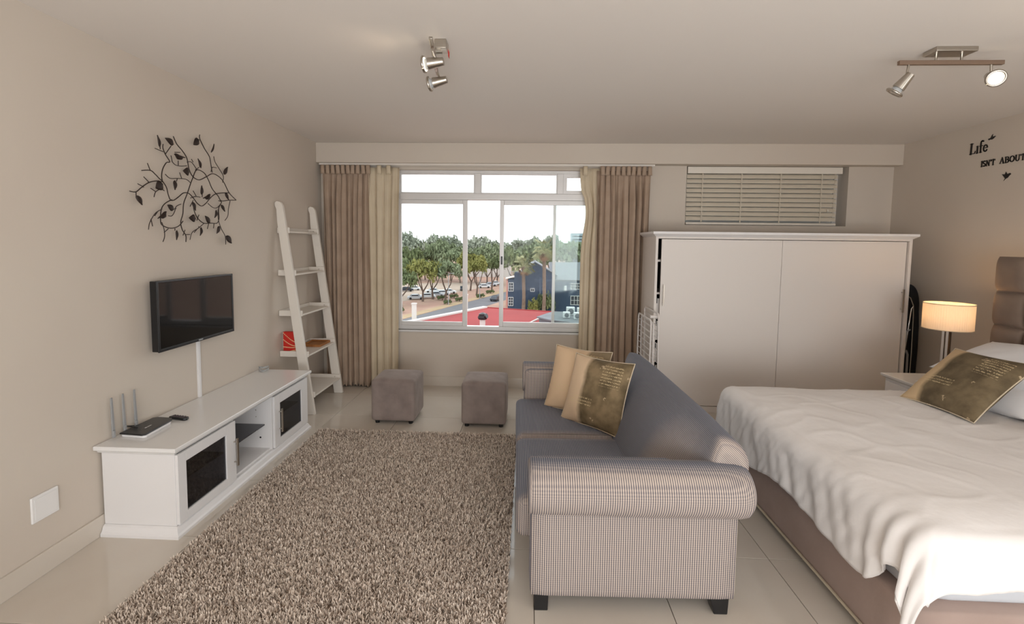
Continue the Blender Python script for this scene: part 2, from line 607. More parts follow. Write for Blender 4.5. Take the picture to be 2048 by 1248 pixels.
w4 = thing('added_side_window', 'added unseen aluminium framed side window nearer than the bed', 'window', (XR + .1, -.60, SZ0))  # made-up side window around the added side lamp
w4['kind'] = 'structure'
f = MB().box(XR + .08, XR + .14, SY0, SY0 + .05, SZ0, SZ1).box(XR + .08, XR + .14, SY1 - .05, SY1, SZ0, SZ1).box(XR + .08, XR + .14, SY0 + .05, SY1 - .05, SZ0, SZ0 + .05).box(XR + .08, XR + .14, SY0 + .05, SY1 - .05, SZ1 - .05, SZ1)
f.build('window_frame', M['alu'], w4)
MB().box(XR + .08, XR + .14, -.625, -.575, SZ0 + .05, SZ1 - .05).build('mullion', M['alu'], w4)
MB().box(XR + .108, XR + .112, SY0 + .05, -.625, SZ0 + .05, SZ1 - .05).build('pane', M['pane'], w4)
MB().box(XR + .108, XR + .112, -.575, SY1 - .05, SZ0 + .05, SZ1 - .05).build('pane', M['pane'], w4)

# ------------------------------------------------------------------ curtains
cr = thing('curtain_rail', 'white double curtain rail fixed below the boxed beam', 'curtain rail', (-.4, 5.04, 2.41))
MB().box(-2.26, 1.30, 5.008, 5.022, 2.408, 2.4287).build('track', M['offwhite'], cr, bevel=.003)
MB().box(-2.26, 1.30, 5.058, 5.072, 2.408, 2.4287).build('track', M['offwhite'], cr, bevel=.003)


def drape(x0, x1, y0, z0, z1, folds, amp, seed, flare=0.0, hook=None):
    rnd = random.Random(seed)
    ph = [rnd.uniform(0, 6.28) for _ in range(8)]

    def fn(u, v):
        z = z1 + (z0 - z1) * v
        wob = 0.25 * sin(2.0 * v * 3.1 + ph[0] + 5 * u) + 0.18 * sin(5.3 * v + ph[1] + 9 * u)
        a = folds * 2 * pi * (u + .018 * sin(7 * u + ph[2] + 1.7 * v)) + wob
        pinch = min(1.0, 0.25 + v * 5)
        amp_u = amp * (0.75 + .35 * sin(11 * u + ph[3])) * pinch
        y = y0 + amp_u * sin(a) + .25 * amp_u * sin(2.3 * a + ph[4])
        x = x0 + (x1 - x0) * u + .35 * amp_u * cos(a) + flare * v * (u - .5) * 2
        zz = z + (0.012 * sin(3 * a) if v > .98 else 0)
        if hook:
            x += hook(u, v)
        return (x, y, zz)
    return fn


def curtain(name, label, loc, taupe, cream, pleats):
    t = thing(name, label, 'curtain', loc, 'taupe curtains either side of the street window')
    MB().grid(taupe, 150, 40).build('drape', M['curtain'], t, smooth=180, solid=.003)
    MB().grid(cream, 70, 40).build('lining', M['lining'], t, smooth=180, solid=.003, label='cream lining turned out at the window edge')
    for (x, y, w_, tilt, mt) in pleats:
        p = MB()
        p.grid(lambda u, v: (x + w_ * (.62 + .10 * v) * cos(pi * u) + tilt * v, y - .036 - .022 * sin(pi * u) ** .7 * (1 - .3 * v), 2.400 - .092 * v), 9, 5)
        p.build('pleat', M[mt], t, smooth=180, solid=.004)
    return t


rnd = random.Random(5)
pl = [(-2.205 + .0545 * k, 5.015, .030, rnd.uniform(-.006, .006), 'curtain') for k in range(10)] + [(-1.60, 5.03, .034, 0, 'lining'), (-1.50, 5.03, .034, 0, 'lining')]
curtain('curtain', 'pleated taupe curtain with cream lining beside the white ladder shelf', (-1.85, 5.02, 0),
        drape(-2.225, -1.70, 5.01, .015, 2.36, 8.5, .042, 3, -.02), drape(-1.77, -1.39, 5.03, .035, 2.385, 4.5, .024, 8, -.02), pl)
pl = [(.755 + .0535 * k, 5.015, .030, rnd.uniform(-.006, .006), 'curtain') for k in range(10)] + [(.58, 5.03, .034, 0, 'lining')]
curtain('curtain', 'pleated taupe curtain with cream edge beside the white wardrobe', (.9, 5.02, 0),
        drape(.70, 1.26, 5.01, .015, 2.36, 8.5, .042, 14, -.01), drape(.545, .76, 5.03, .03, 2.385, 2.5, .024, 21, 0, hook=lambda u, v: .045 * math.exp(-((v - .20) / .10) ** 2) * (1 - u) - .02 * (1 - u) * (v < .12)), pl)

# ------------------------------------------------------------------ venetian blind
bl = thing('venetian_blind', 'cream closed venetian blind hanging in the niche above the wardrobe', 'blind', (2.46, 5.12, BZ0))
MB().box(BX0 + .012, BX1 - .004, 5.102, 5.16, 2.355, 2.424).build('head_rail', M['blind_rail'], bl, bevel=.004)
ns = 10
for k in range(ns):
    z = 2.326 - k * .0490
    s = MB()
    tl = random.Random(k).uniform(-.0012, .0012)
    sec = [(5.1240, -.0215), (5.1250, -.007), (5.1295, .010), (5.1365, .0215)]
    xa, xb = BX0 + .012, BX1 - .038
    s.prism([(xa, y, z + dz) for y, dz in sec] + [(xa, y + .0026, z + dz) for y, dz in reversed(sec)], (xb - xa, 0, tl))
    s.build('slat', M['slat'], bl)
MB().box(BX0 + .012, BX1 - .038, 5.112, 5.15, 1.818, 1.842).build('bottom_rail', M['blind_rail'], bl, bevel=.004)
for x in (1.83, 2.235, 2.64, 3.06):
    MB().box(x - .006, x + .006, 5.1165, 5.1175, 1.835, 2.36).build('ladder_tape', M['slat'], bl)
c = MB().tube([(3.19, 5.112, 2.36), (3.188, 5.110, 2.2), (3.185, 5.110, 2.02), (3.19, 5.110, 1.93)], .0016, 6).build('pull_cord', M['slat'], bl, smooth=60)
MB().ellip((3.13, 5.106, 1.975), (.008, .008, .014), 10, 8).build('cord_knob', M['blind_rail'], bl, smooth=180)

# ------------------------------------------------------------------ television cabinet
cb = thing('media_cabinet', 'long low white media cabinet with two smoked glass doors', 'cabinet', (-2.06, 3.07, 0))
CX0, CX1, CY0, CY1 = -2.262, -1.862, 2.338, 3.805
q = MB()
for k, (o, z) in enumerate(((0.030, 0.0), (0.030, .018), (.018, .03), (.010, .05), (.0, .058))):
    pass
pr = [(.030, 0.0), (.030, .016), (.022, .024), (.012, .048), (.002, .056)]
for (a, za), (b, zb_) in zip(pr[:-1], pr[1:]):
    q.frustum((CX0, CX1 + a, CY0 - a, CY1 + a, za), (CX0, CX1 + b, CY0 - b, CY1 + b, zb_))
q.build('plinth', M['white'], cb)
pt = [(.004, .452), (.012, .458), (.016, .466), (.034, .476), (.036, .480), (.036, .494), (.032, .498)]
q = MB()
for (a, za), (b, zb_) in zip(pt[:-1], pt[1:]):
    q.frustum((CX0 - .01, CX1 + a, CY0 - a, CY1 + a, za), (CX0 - .01, CX1 + b, CY0 - b, CY1 + b, zb_))
q.build('top', M['white_gloss'], cb)
Z0, Z1 = .056, .452
for y0, y1 in ((CY0, CY0 + .018), (2.822, 2.840), (3.285, 3.303), (CY1 - .018, CY1)):
    MB().box(CX0, CX1 - (.002 if y0 > 2.4 and y1 < 3.7 else 0), y0, y1, Z0, Z1).build('side_panel', M['white'], cb, bevel=.0015, segs=1)
MB().box(CX0, CX0 + .008, CY0 + .018, CY1 - .018, Z0, Z1).build('back_panel', M['white'], cb)
for y0, y1 in ((CY0 + .018, 2.822), (2.84, 3.285), (3.303, CY1 - .018)):
    MB().box(CX0 + .01, CX1 - .02, y0, y1, Z0, Z0 + .012).build('bottom_panel', M['white'], cb)
MB().box(CX0 + .01, CX1 - .055, 2.842, 3.283, .238, .246).build('glass_shelf', M['smoke_shelf'], cb, label='dark smoked glass shelf')
for y0, y1 in ((CY0 + .02, 2.82), (3.305, CY1 - .02)):
    MB().box(CX0 + .01, CX1 - .06, y0, y1, .238, .246).build('glass_shelf', M['smoke_shelf'], cb)
MB().cyl((CX1 - .09, 3.2845, .145), (CX1 - .09, 3.2838, .145), .007, n=14).build('cable_hole', M['black'], cb)
for dz in (.30, .35):
    MB().cyl((CX1 - .12, 3.2845, dz), (CX1 - .12, 3.2835, dz), .004, n=10).build('shelf_pin', M['steel'], cb)


def glass_door(y0, y1, g0, g1, z0, z1, hy):
    s = MB()
    x0, x1 = CX1, CX1 + .017
    za, zb_ = .062, .448
    s.box(x0, x1, y0, g0, za, zb_).box(x0, x1, g1, y1, za, zb_).box(x0, x1, g0, g1, za, z0).box(x0, x1, g0, g1, z1, zb_)
    d = s.build('door', M['white'], cb, bevel=.001, segs=1)
    MB().box(x0 + .004, x0 + .008, g0, g1, z0, z1).build('pane', M['smoke'], d)
    h = MB()
    xh = x1 + .024
    h.cyl((x1, hy, .318), (xh, hy, .318), .004, n=10).cyl((x1, hy, .188), (xh, hy, .188), .004, n=10)
    h.box(xh - .004, xh + .004, hy - .007, hy + .007, .165, .342)
    h.build('handle', M['steel'], d, smooth=40)


glass_door(CY0 + .003, 2.832, 2.402, 2.742, .112, .39, 2.812)
glass_door(3.292, CY1 - .003, 3.368, 3.702, .112, .38, 3.352)

# ------------------------------------------------------------------ things on the cabinet
TZ = .498
rt = thing('wifi_router', 'black flat router with three upright grey antennas on white cabinet', 'router', (-2.17, 2.54, TZ))
out = [(-2.238, 2.425), (-2.10, 2.412), (-2.085, 2.425), (-2.10, 2.63), (-2.125, 2.665), (-2.215, 2.672), (-2.238, 2.655)]


def slab(m, poly, z0, z1, grow=0.0):
    c = Vector((sum(p[0] for p in poly) / len(poly), sum(p[1] for p in poly) / len(poly)))
    p = [((q[0] - c.x) * (1 + grow) + c.x, (q[1] - c.y) * (1 + grow) + c.y, z0) for q in poly]
    return m.prism(p, (0, 0, z1 - z0))


slab(MB(), out, TZ, TZ + .016, -.06).build('base', M['white'], rt, bevel=.004, label='pale grey underside')
M['router_top'] = mat('router_top', srgb(38, 37, 38), 0.3, bump=(160, 0.5, 0.002))
slab(MB(), out, TZ + .016, TZ + .026).build('cover', M['router_top'], rt, bevel=.004)
MB().box(-2.158, -2.150, 2.50, 2.512, TZ + .026, TZ + .0265).box(-2.156, -2.152, 2.516, 2.545, TZ + .026, TZ + .0265).build('logo', M['white'], rt)
M['antenna'] = mat('antenna_grey', srgb(150, 150, 150), 0.5)
for ya in (2.40, 2.472, 2.548):
    a = MB().box(-2.252, -2.240, ya - .007, ya + .007, TZ + .01, TZ + .05).frustum((-2.252, -2.243, ya - .008, ya + .008, TZ + .05), (-2.250, -2.244, ya - .006 - .004, ya + .006 - .004, TZ + .232))
    a.build('antenna', M['antenna'], rt, bevel=.002)
rc = thing('remote_control', 'black remote control lying beside the router', 'remote', (-2.10, 2.68, TZ))
rc_dir = Vector((.115, -.02, 0))
rp = [(-2.175, 2.700), (-2.165, 2.735), (-2.055, 2.712), (-2.050, 2.685), (-2.065, 2.675)]
slab(MB(), rp, TZ + .001, TZ + .018).build('body', M['black'], rc, bevel=.005)
M['button'] = mat('remote_button', srgb(88, 72, 82), 0.5)
for k in range(5):
    for s_ in range(2):
        b = Vector((-2.150 + .019 * k, 2.722 - .004 * k - .014 * s_, TZ + .018))
        MB().cyl(b, b + Vector((0, 0, .003)), .004, n=8).build('button', M['button'], rc)
tag(MB().tube([(-2.19, 2.49, TZ + .03), (-2.262, 2.50, TZ + .034), (-2.268, 2.56, TZ + .012), (-2.25, 2.60, TZ + .005), (-2.21, 2.63, TZ + .005)], .003, 8).build('power_cable', M['black'], org=(-2.25, 2.55, TZ), smooth=60), 'thin black cable trailing behind the router', 'cable')
M['cable'] = mat('grey_cable', srgb(170, 172, 172), 0.5)
pts = []
for k in range(60):
    a = k * .42
    pts.append((-2.20 + .034 * cos(a) + .004 * sin(3 * a), 3.775 + .03 * sin(a), TZ + .006 + .034 * (0.5 + .5 * sin(a * .31)) + .006 * sin(2.1 * a)))
tag(MB().tube(pts, .0035, 6).build('coiled_cable', M['cable'], org=(-2.2, 3.77, TZ), smooth=60), 'coil of pale grey cable on the far end of the cabinet', 'cable')

# ------------------------------------------------------------------ television, trunking, blank plate
tv = thing('television', 'black flat screen television mounted on the wall above the cabinet', 'television', (-2.22, 3.02, .914))
MB().box(-2.238, -2.196, 2.672, 3.374, .916, 1.341).build('housing', M['black'], tv, bevel=.004)
bz = MB()
bz.box(-2.196, -2.188, 2.665, 2.680, .914, 1.343).box(-2.196, -2.188, 3.366, 3.381, .914, 1.343).box(-2.196, -2.188, 2.68, 3.366, 1.329, 1.343).box(-2.196, -2.188, 2.68, 3.366, .914, .933)
bz.build('bezel', M['black'], tv, bevel=.0015, segs=1)
MB().box(-2.196, -2.1915, 2.68, 3.366, .933, 1.329).build('screen', M['screen'], tv)
MB().box(-2.188, -2.1875, 3.002, 3.042, .920, .927).build('logo', M['cable'], tv)
MB().box(-2.277, -2.238, 2.92, 3.12, 1.03, 1.23).build('wall_bracket', M['black'], tv, bevel=.004)
tr = thing('cable_trunking', 'white plastic cable trunking running down the wall below the television', 'trunking', (-2.27, 3.108, .498))
MB().box(-2.277, -2.272, 3.094, 3.122, .4985, 1.0).build('channel', M['white'], tr)
MB().box(-2.272, -2.264, 3.096, 3.120, .4985, 1.0).build('cover', M['white'], tr, bevel=.002)
bp = thing('wall_plate', 'blank white wall plate low on the television wall', 'wall plate', (-2.27, 2.047, .268))
MB().box(-2.277, -2.266, 1.984, 2.110, .268, .392).build('plate', M['white_gloss'], bp, bevel=.004, segs=3)
MB().box(-2.266, -2.263, 1.996, 2.098, .280, .380).build('insert', M['white_gloss'], bp, bevel=.001, segs=1)

# ------------------------------------------------------------------ wall art
ART_BRANCH= [[(3.532,1.896),(3.441,1.941),(3.378,2.01),(3.328,2.044),(3.267,2.057),(3.212,2.028),(3.143,1.997),(3.084,2.013),(3.047,2.055),(3.022,2.119),(2.978,2.157),(2.926,2.192),(2.902,2.235)],[(3.268,2.065),(3.265,2.126),(3.257,2.175),(3.206,2.222),(3.157,2.275),(3.148,2.301)],[(3.378,2.01),(3.38,2.055),(3.331,2.1),(3.288,2.144),(3.284,2.18)],[(3.314,2.105),(3.28,2.103),(3.268,2.068)],[(3.532,1.896),(3.438,1.887),(3.343,1.874),(3.31,1.905),(3.257,1.95),(3.227,2.012),(3.197,2.051),(3.146,2.064),(3.11,2.052),(3.074,2.005),(3.037,1.952),(3.001,1.887),(2.97,1.824),(2.967,1.757),(2.955,1.703),(2.971,1.656),(3.002,1.616),(2.995,1.575)],[(3.441,1.941),(3.369,1.933),(3.299,1.915),(3.242,1.876),(3.198,1.843),(3.145,1.821),(3.095,1.835),(3.057,1.866),(3.02,1.893),(2.983,1.892),(2.945,1.862),(2.908,1.838),(2.878,1.839),(2.854,1.872),(2.835,1.908),(2.803,1.939),(2.772,1.957),(2.749,1.978),(2.723,1.996),(2.666,1.987)],[(2.723,1.996),(2.702,2.035)],[(2.878,1.839),(2.83,1.812),(2.803,1.772),(2.795,1.695),(2.814,1.671),(2.864,1.66),(2.917,1.675),(2.955,1.709)],[(2.795,1.695),(2.803,1.651),(2.798,1.607),(2.782,1.575)],[(2.802,1.632),(2.838,1.656)],[(2.803,1.775),(2.745,1.749),(2.704,1.71),(2.684,1.678),(2.68,1.646)],[(2.704,1.71),(2.716,1.667)],[(2.744,1.73),(2.77,1.76)],[(2.803,1.939),(2.771,1.941),(2.715,1.924),(2.661,1.888),(2.619,1.859),(2.57,1.858)],[(2.715,1.924),(2.675,1.952)],[(2.661,1.891),(2.62,1.905)],[(2.619,1.859),(2.617,1.838)],[(2.803,1.939),(2.805,1.974),(2.824,2.02),(2.859,2.064),(2.885,2.075),(2.845,2.112),(2.818,2.145),(2.815,2.169)],[(2.833,2.126),(2.769,2.134)],[(2.793,2.134),(2.794,2.149)],[(2.849,2.113),(2.899,2.174)],[(2.885,2.075),(2.919,2.061),(2.973,2.062),(3.034,2.074)],[(2.957,2.094),(2.955,2.064)],[(2.885,2.075),(2.877,2.112)],[(3.035,2.097),(3.069,2.103),(3.111,2.058)],[(3.069,2.103),(3.055,2.121)],[(3.111,2.058),(3.147,2.082)],[(3.038,1.963),(3.006,1.982),(2.942,1.979),(2.884,1.972),(2.847,1.992)],[(2.983,1.986),(2.966,2.02)],[(2.921,1.976),(2.914,1.957)],[(2.834,1.889),(2.801,1.895),(2.752,1.874),(2.73,1.841)],[(2.744,1.873),(2.706,1.89)],[(3.057,1.866),(3.097,1.88),(3.137,1.88)],[(3.056,1.852),(3.025,1.808)],[(3.112,1.885),(3.084,1.917)],[(3.142,1.881),(3.146,1.899)],[(2.97,1.819),(2.924,1.8),(2.9,1.766),(2.868,1.738),(2.834,1.736)],[(2.901,1.785),(2.879,1.781)],[(3.085,1.841),(3.083,1.792),(3.105,1.738),(3.154,1.705),(3.223,1.708),(3.289,1.711),(3.32,1.749),(3.329,1.817),(3.371,1.866),(3.343,1.874)],[(3.154,1.705),(3.096,1.667),(3.046,1.638),(3.032,1.589)],[(3.002,1.623),(3.04,1.624)],[(2.971,1.653),(2.951,1.617)],[(3.127,1.682),(3.127,1.672)],[(3.198,1.843),(3.25,1.819),(3.306,1.823),(3.366,1.865)],[(3.334,1.81),(3.331,1.742),(3.351,1.675),(3.383,1.619),(3.38,1.558)],[(3.444,1.884),(3.423,1.824),(3.42,1.77),(3.395,1.734)],[(2.978,2.15),(2.932,2.142)],[(3.202,1.707),(3.184,1.666)],[(3.284,1.71),(3.276,1.673)],[(3.106,1.759),(3.084,1.719)],[(3.085,1.733),(3.072,1.734)],[(3.091,1.667),(3.055,1.638)],[(2.908,1.661),(2.907,1.646)]]
ART_LEAF= [((2.794,2.146),(2.777,2.214),0.3),((2.904,2.184),(2.838,2.21),0.5),((3.136,2.267),(3.084,2.22),0.6),((3.256,2.202),(3.288,2.268),0.2),((3.147,2.078),(3.12,2.136),0.38),((3.387,2.07),(3.435,2.131),0.4),((3.032,2.033),(2.979,2.033),0.9),((2.904,1.962),(2.903,1.902),0.5),((3.146,1.897),(3.148,1.96),0.42),((2.604,1.837),(2.644,1.786),0.45),((2.885,1.776),(2.836,1.803),0.6),((3.054,1.841),(3.08,1.784),0.42),((3.078,1.733),(3.017,1.733),0.75),((3.22,1.709),(3.172,1.756),0.5),((3.292,1.803),(3.271,1.747),0.42),((3.344,1.845),(3.386,1.799),0.42),((3.398,1.937),(3.435,1.888),0.45),((3.129,1.675),(3.116,1.618),0.42),((3.322,1.69),(3.288,1.636),0.48),((2.905,1.648),(2.9,1.587),0.35),((3.389,1.619),(3.454,1.566),0.5),((2.803,1.929),(2.749,1.895),0.85)]
ART_BIRD= [((2.992,2.119),(2.9,2.115)),((3.149,1.873),(3.227,1.9)),((2.747,1.715),(2.82,1.754))]

wa = thing('wall_art', 'dark metal branch wall art with leaves and small birds', 'wall art', (-2.25, 2.95, 1.7))
AX = XL + .035


def spline(p, n=6):
    if len(p) < 3:
        return p
    P = [p[0]] + p + [p[-1]]
    o = []
    for i in range(1, len(P) - 2):
        for k in range(n):
            t = k / n
            a, b, c, d = P[i - 1], P[i], P[i + 1], P[i + 2]
            o.append(tuple(.5 * (2 * b[j] + (c[j] - a[j]) * t + (2 * a[j] - 5 * b[j] + 4 * c[j] - d[j]) * t * t + (3 * b[j] - a[j] - 3 * c[j] + d[j]) * t ** 3) for j in range(2)))
    o.append(p[-1])
    return o


for k, b in enumerate(ART_BRANCH):
    sp = spline(b)
    MB().tube([(AX + .010 * sin(3.1 * k + i * .12), y, z) for i, (y, z) in enumerate(sp)], .0030 if len(b) > 5 else .0024, 6).build('branch', M['iron'], wa, smooth=60)
for k, (a, b, wd) in enumerate(ART_LEAF):
    A, B = Vector((0, a[0], a[1])), Vector((0, b[0], b[1]))
    d = B - A
    n = Vector((0, -d.z, d.y))
    m = MB()
    cup = .008 + .004 * sin(k * 2.3)
    m.grid(lambda u, v: tuple(Vector((AX + .008 + cup * sin(pi * u) * .7 - .005 * abs(2 * v - 1), 0, 0)) + A + d * u + n * (wd * .56 * (2 * v - 1)) * max(.0, sin(pi * min(.999, u) ** .72)) ** .85), 13, 5)
    m.build('leaf', M['iron'], wa, smooth=180, solid=.0016)
for a, b in ART_BIRD:
    A, B = Vector((AX + .012, a[0], a[1])), Vector((AX + .012, b[0], b[1]))
    d = B - A
    up = Vector((0, -d.z, d.y)).normalized() * (1 if d.y > 0 else -1)
    L = d.length
    m = MB()
    m.tube([A, A + d * .25 + up * .01 * L, A + d * .42 - up * .06 * L, A + d * .62 - up * .06 * L, A + d * .78 + up * .06 * L, A + d * .90 + up * .10 * L, A + d * 1.04 + up * .09 * L],
           [.03 * L, .06 * L, .15 * L, .17 * L, .11 * L, .075 * L, .006 * L], 10)
    m.build('bird', M['iron'], wa, smooth=60)

# ------------------------------------------------------------------ ladder shelf
ls = thing('ladder_shelf', 'white leaning ladder shelf with five tray shelves in the corner', 'shelf', (-2.1, 4.47, 0))


def rail_x(z):
    return -2.236 + (1.90 - z) * .1335


for y0, y1 in ((4.128, 4.160), (4.768, 4.800)):
    poly = [(rail_x(0) - .045, 0), (rail_x(0) + .045, 0), (rail_x(1.86) + .038, 1.86), (rail_x(1.9) + .036, 1.905), (rail_x(1.92) + .020, 1.935), (rail_x(1.92) - .012, 1.945), (rail_x(1.92) - .032, 1.93), (rail_x(1.9) - .034, 1.905), (rail_x(1.86) - .026, 1.87), (rail_x(1.7) - .043, 1.76)]
    MB().prism([(x, y0, z) for x, z in poly], (0, y1 - y0, 0)).build('rail', M['offwhite'], ls, bevel=.003)
for z, xf in ((1.70, -2.165), (1.315, -2.112), (.945, -2.060), (.568, -2.008), (.192, -1.955)):
    tr_ = MB()
    tr_.box(-2.272, xf, 4.180, 4.748, z - .038, z - .022)
    s = tr_.build('shelf', M['offwhite'], ls, bevel=.002)
    for y0, y1 in ((4.162, 4.180), (4.748, 4.766)):
        MB().box(-2.274, xf + .004, y0, y1, z - .042, z + .012).build('side_lip', M['offwhite'], s, bevel=.006)
    MB().box(-2.274, -2.262, 4.180, 4.748, z - .022, z + .010).build('back_lip', M['offwhite'], s, bevel=.003)
    MB().cyl((min(rail_x(z), xf - .035), 4.7485, z - .012), (min(rail_x(z), xf - .035), 4.7455, z - .012), .005, n=10).build('screw', M['steel'], s)
rb = thing('gift_box', 'small red box with rows of cream beads on the ladder shelf', 'box', (-2.18, 4.28, .546))
RB = dict(x0=-2.255, x1=-2.09, y0=4.196, y1=4.236, z0=.548, z1=.752)
MB().box(RB['x0'], RB['x1'], RB['y0'], RB['y1'], RB['z0'], RB['z1']).build('body', M['red'], rb, bevel=.003)
for k, (c0, c1, sag) in enumerate(((.012, .110, .018), (.075, .128, .022), (.140, .140, .006), (.205, .165, -.010))):
    m = MB()
    for i in range(15):
        u = i / 14
        x = RB['x0'] + .004 + (RB['x1'] - RB['x0'] - .008) * u
        z = RB['z1'] - (c0 + (c1 - c0) * u) - sag * sin(pi * u)
        if RB['z0'] + .006 < z < RB['z1'] - .004:
            m.ellip((x, RB['y0'] - .001, z), (.0068, .003, .0042), 8, 6)
    m.build('bead_row', M['beads'], rb, smooth=180)
wt = thing('wooden_tray', 'flat orange brown wooden tray lying on the ladder shelf', 'tray', (-2.15, 4.63, .546))
MB().box(-2.235, -2.045, 4.50, 4.735, .5465, .556).build('base', M['wood'], wt)
for a in ((-2.235, -2.225, 4.50, 4.735), (-2.055, -2.045, 4.50, 4.735), (-2.225, -2.055, 4.50, 4.51), (-2.225, -2.055, 4.725, 4.735)):
    MB().box(*a, .556, .570).build('rim', M['wood'], wt, bevel=.002)

# ------------------------------------------------------------------ pouffes
def pouffe(label, x0, x1, y0, y1, h):
    cx, cy = (x0 + x1) / 2, (y0 + y1) / 2
    t = thing('pouffe', label, 'pouffe', (cx, cy, 0), 'suede cube pouffes below the window')
    a, b = (x1 - x0) / 2, (y1 - y0) / 2

    rounded_box(x0, x1, y0, y1, .028, h, .026, .016, n=15).build('cover', M['suede'], t, smooth=180)

    def fn(u, v):
        th = 2 * pi * u
        e = .16
        return math.copysign(abs(cos(th)) ** e, cos(th)), math.copysign(abs(sin(th)) ** e, sin(th))
    for sx in (-1, 1):
        for sy in (-1, 1):
            p = Vector((cx + sx * (a - .045), cy + sy * (b - .045), 0))
            MB().cyl(p, p + Vector((0, 0, .034)), .018, .024, n=16).build('foot', M['black'], t, smooth=50)
    return t


pouffe('grey brown suede cube pouffe nearer the curtain', -1.357, -.970, 3.955, 4.318, .392)
pouffe('grey brown suede cube pouffe nearer the sofa', -.562, -.173, 3.935, 4.312, .392)

# ------------------------------------------------------------------ rug
rug = thing('shag_rug', 'beige brown shaggy rug in front of the sofa', 'rug', (-.9, 2.6, 0))
rx0, rx1, ry0, ry1 = -1.725, -.075, 1.35, 3.765
MB().box(rx0, rx1, ry0, ry1, .0005, .012).build('backing', mat('rug_backing', srgb(128, 110, 94), .95), rug)
rnd = random.Random(11)
v, f, cidx = [], [], []
N = 110000
for i in range(N):
    x = rnd.uniform(rx0, rx1)
    y = ry0 + (ry1 - ry0) * rnd.random() ** 1.15
    a = rnd.uniform(0, 2 * pi)
    lean = rnd.uniform(.004, .016)
    hgt = rnd.uniform(.014, .024)
    wdt = rnd.uniform(.0018, .0032)
    if rnd.random() < .02:
        hgt *= 1.2
    dx, dy = cos(a), sin(a)
    px, py = -dy * wdt, dx * wdt
    n = len(v)
    v += [(x - px, y - py, .010), (x + px, y + py, .010), (x + dx * lean * .4 + px, y + dy * lean * .4 + py, .010 + hgt * .65), (x + dx * lean * .4 - px, y + dy * lean * .4 - py, .010 + hgt * .65),
          (x + dx * lean + px * .5, y + dy * lean + py * .5, .010 + hgt), (x + dx * lean - px * .5, y + dy * lean - py * .5, .010 + hgt)]
    f += [(n, n + 1, n + 2, n + 3), (n + 3, n + 2, n + 4, n + 5)]
    c_ = rnd.random()
    cidx += [c_] * 6
M['pile'] = mat('rug_pile', srgb(196, 176, 156), .95)
t = M['pile'].node_tree
at = t.nodes.new('ShaderNodeAttribute')
at.attribute_name = 'tone'
rp_ = t.nodes.new('ShaderNodeValToRGB')
rp_.color_ramp.elements[0].color = srgb(160, 141, 126)
rp_.color_ramp.elements[1].color = srgb(236, 222, 208)
e = rp_.color_ramp.elements.new(.45)
e.color = srgb(212, 196, 181)
t.links.new(at.outputs['Fac'], rp_.inputs['Fac'])
t.links.new(rp_.outputs['Color'], t.nodes['Principled BSDF'].inputs['Base Color'])
me = bpy.data.meshes.new('pile')
org = ORG[rug.name]
me.from_pydata([(p[0] - org.x, p[1] - org.y, p[2]) for p in v], [], f)
ca = me.attributes.new('tone', 'FLOAT', 'POINT')
ca.data.foreach_set('value', cidx)
me.materials.append(M['pile'])
po = bpy.data.objects.new('pile', me)
COL.objects.link(po)
po.parent = rug
po['kind'] = 'stuff'

# ------------------------------------------------------------------ sofa (local frame: +x to its back, y along its length)
sf = thing('sofa', 'blue grey and beige ribbed two seater sofa with rolled arms', 'sofa', (.445, 2.795, 0), rotz=radians(1.6), local=True)


rounded_box(-.425, .40, -.72, .72, .085, .285, .02).build('seat_base', M['sofa_arm'], sf, smooth=180)
for s in (-1, 1):
    y0, y1 = sorted((s * .868, s * .712))
    arm = rounded_box(-.443, .435, y0, y1, .078, .50, .018).build('arm', M['sofa_arm'], sf, smooth=180)
    y0, y1 = sorted((s * .79, s * .703))
    rounded_box(-.440, .20, y0, y1, .20, .640, .030, n=11).build('inner_panel', M['sofa_arm'], arm, smooth=180)
    n = 40
    rings = [(-.452, .02), (-.452, .80), (-.450, .93), (-.442, 1.0), (-.40, 1.005), (0, 1.01), (.36, 1.0), (.42, .985), (.455, .93), (.472, .80), (.478, .5), (.479, .02)]
    v = []
    for x, k in rings:
        for i in range(n):
            th = 2 * pi * i / n
            v.append((x, s * .832 + .118 * k * cos(th), .556 + .112 * k * sin(th) + (.006 * sin(9 * x) if k > .9 else 0)))
    MB().add(v, [(a * n + i, a * n + (i + 1) % n, (a + 1) * n + (i + 1) % n, (a + 1) * n + i) for a in range(len(rings) - 1) for i in range(n)]).build('arm_roll', M['sofa_arm'], arm, smooth=180)
    MB().tube([(-.449, s * .832 + .111 * cos(2 * pi * i / 40), .556 + .105 * sin(2 * pi * i / 40)) for i in range(41)], .005, 6, caps=False).build('piping', M['sofa_piping'], arm, smooth=180)
    y0, y1 = sorted((s * .004, s * .715))
    c = rounded_box(-.505, .14, y0, y1, .235, .425, .040, .014, n=13).build('seat_cushion', M['sofa_arm'], sf, smooth=180)
    for zz in (.405,):
        yy = [(-.478, y0 + .03, zz - .002), (-.478, y1 - .03, zz - .002)]
        MB().tube([(-.485, y0 + .035, zz), (-.485, y1 - .035, zz)], .004, 6).build('piping', M['sofa_piping'], c, smooth=180)
        yi = y1 - .028 if s < 0 else y0 + .028
        MB().tube([(-.47, yi, .424), (-.2, yi, .430), (.08, yi, .424)], .003, 6).build('piping', M['sofa_piping'], c, smooth=180)

prof = [(.05, .30), (.085, .42), (.125, .53), (.18, .635), (.235, .705), (.295, .755), (.355, .780), (.415, .775), (.465, .742), (.495, .69), (.497, .63), (.475, .565), (.45, .48), (.44, .28), (.432, .09), (.10, .09)]


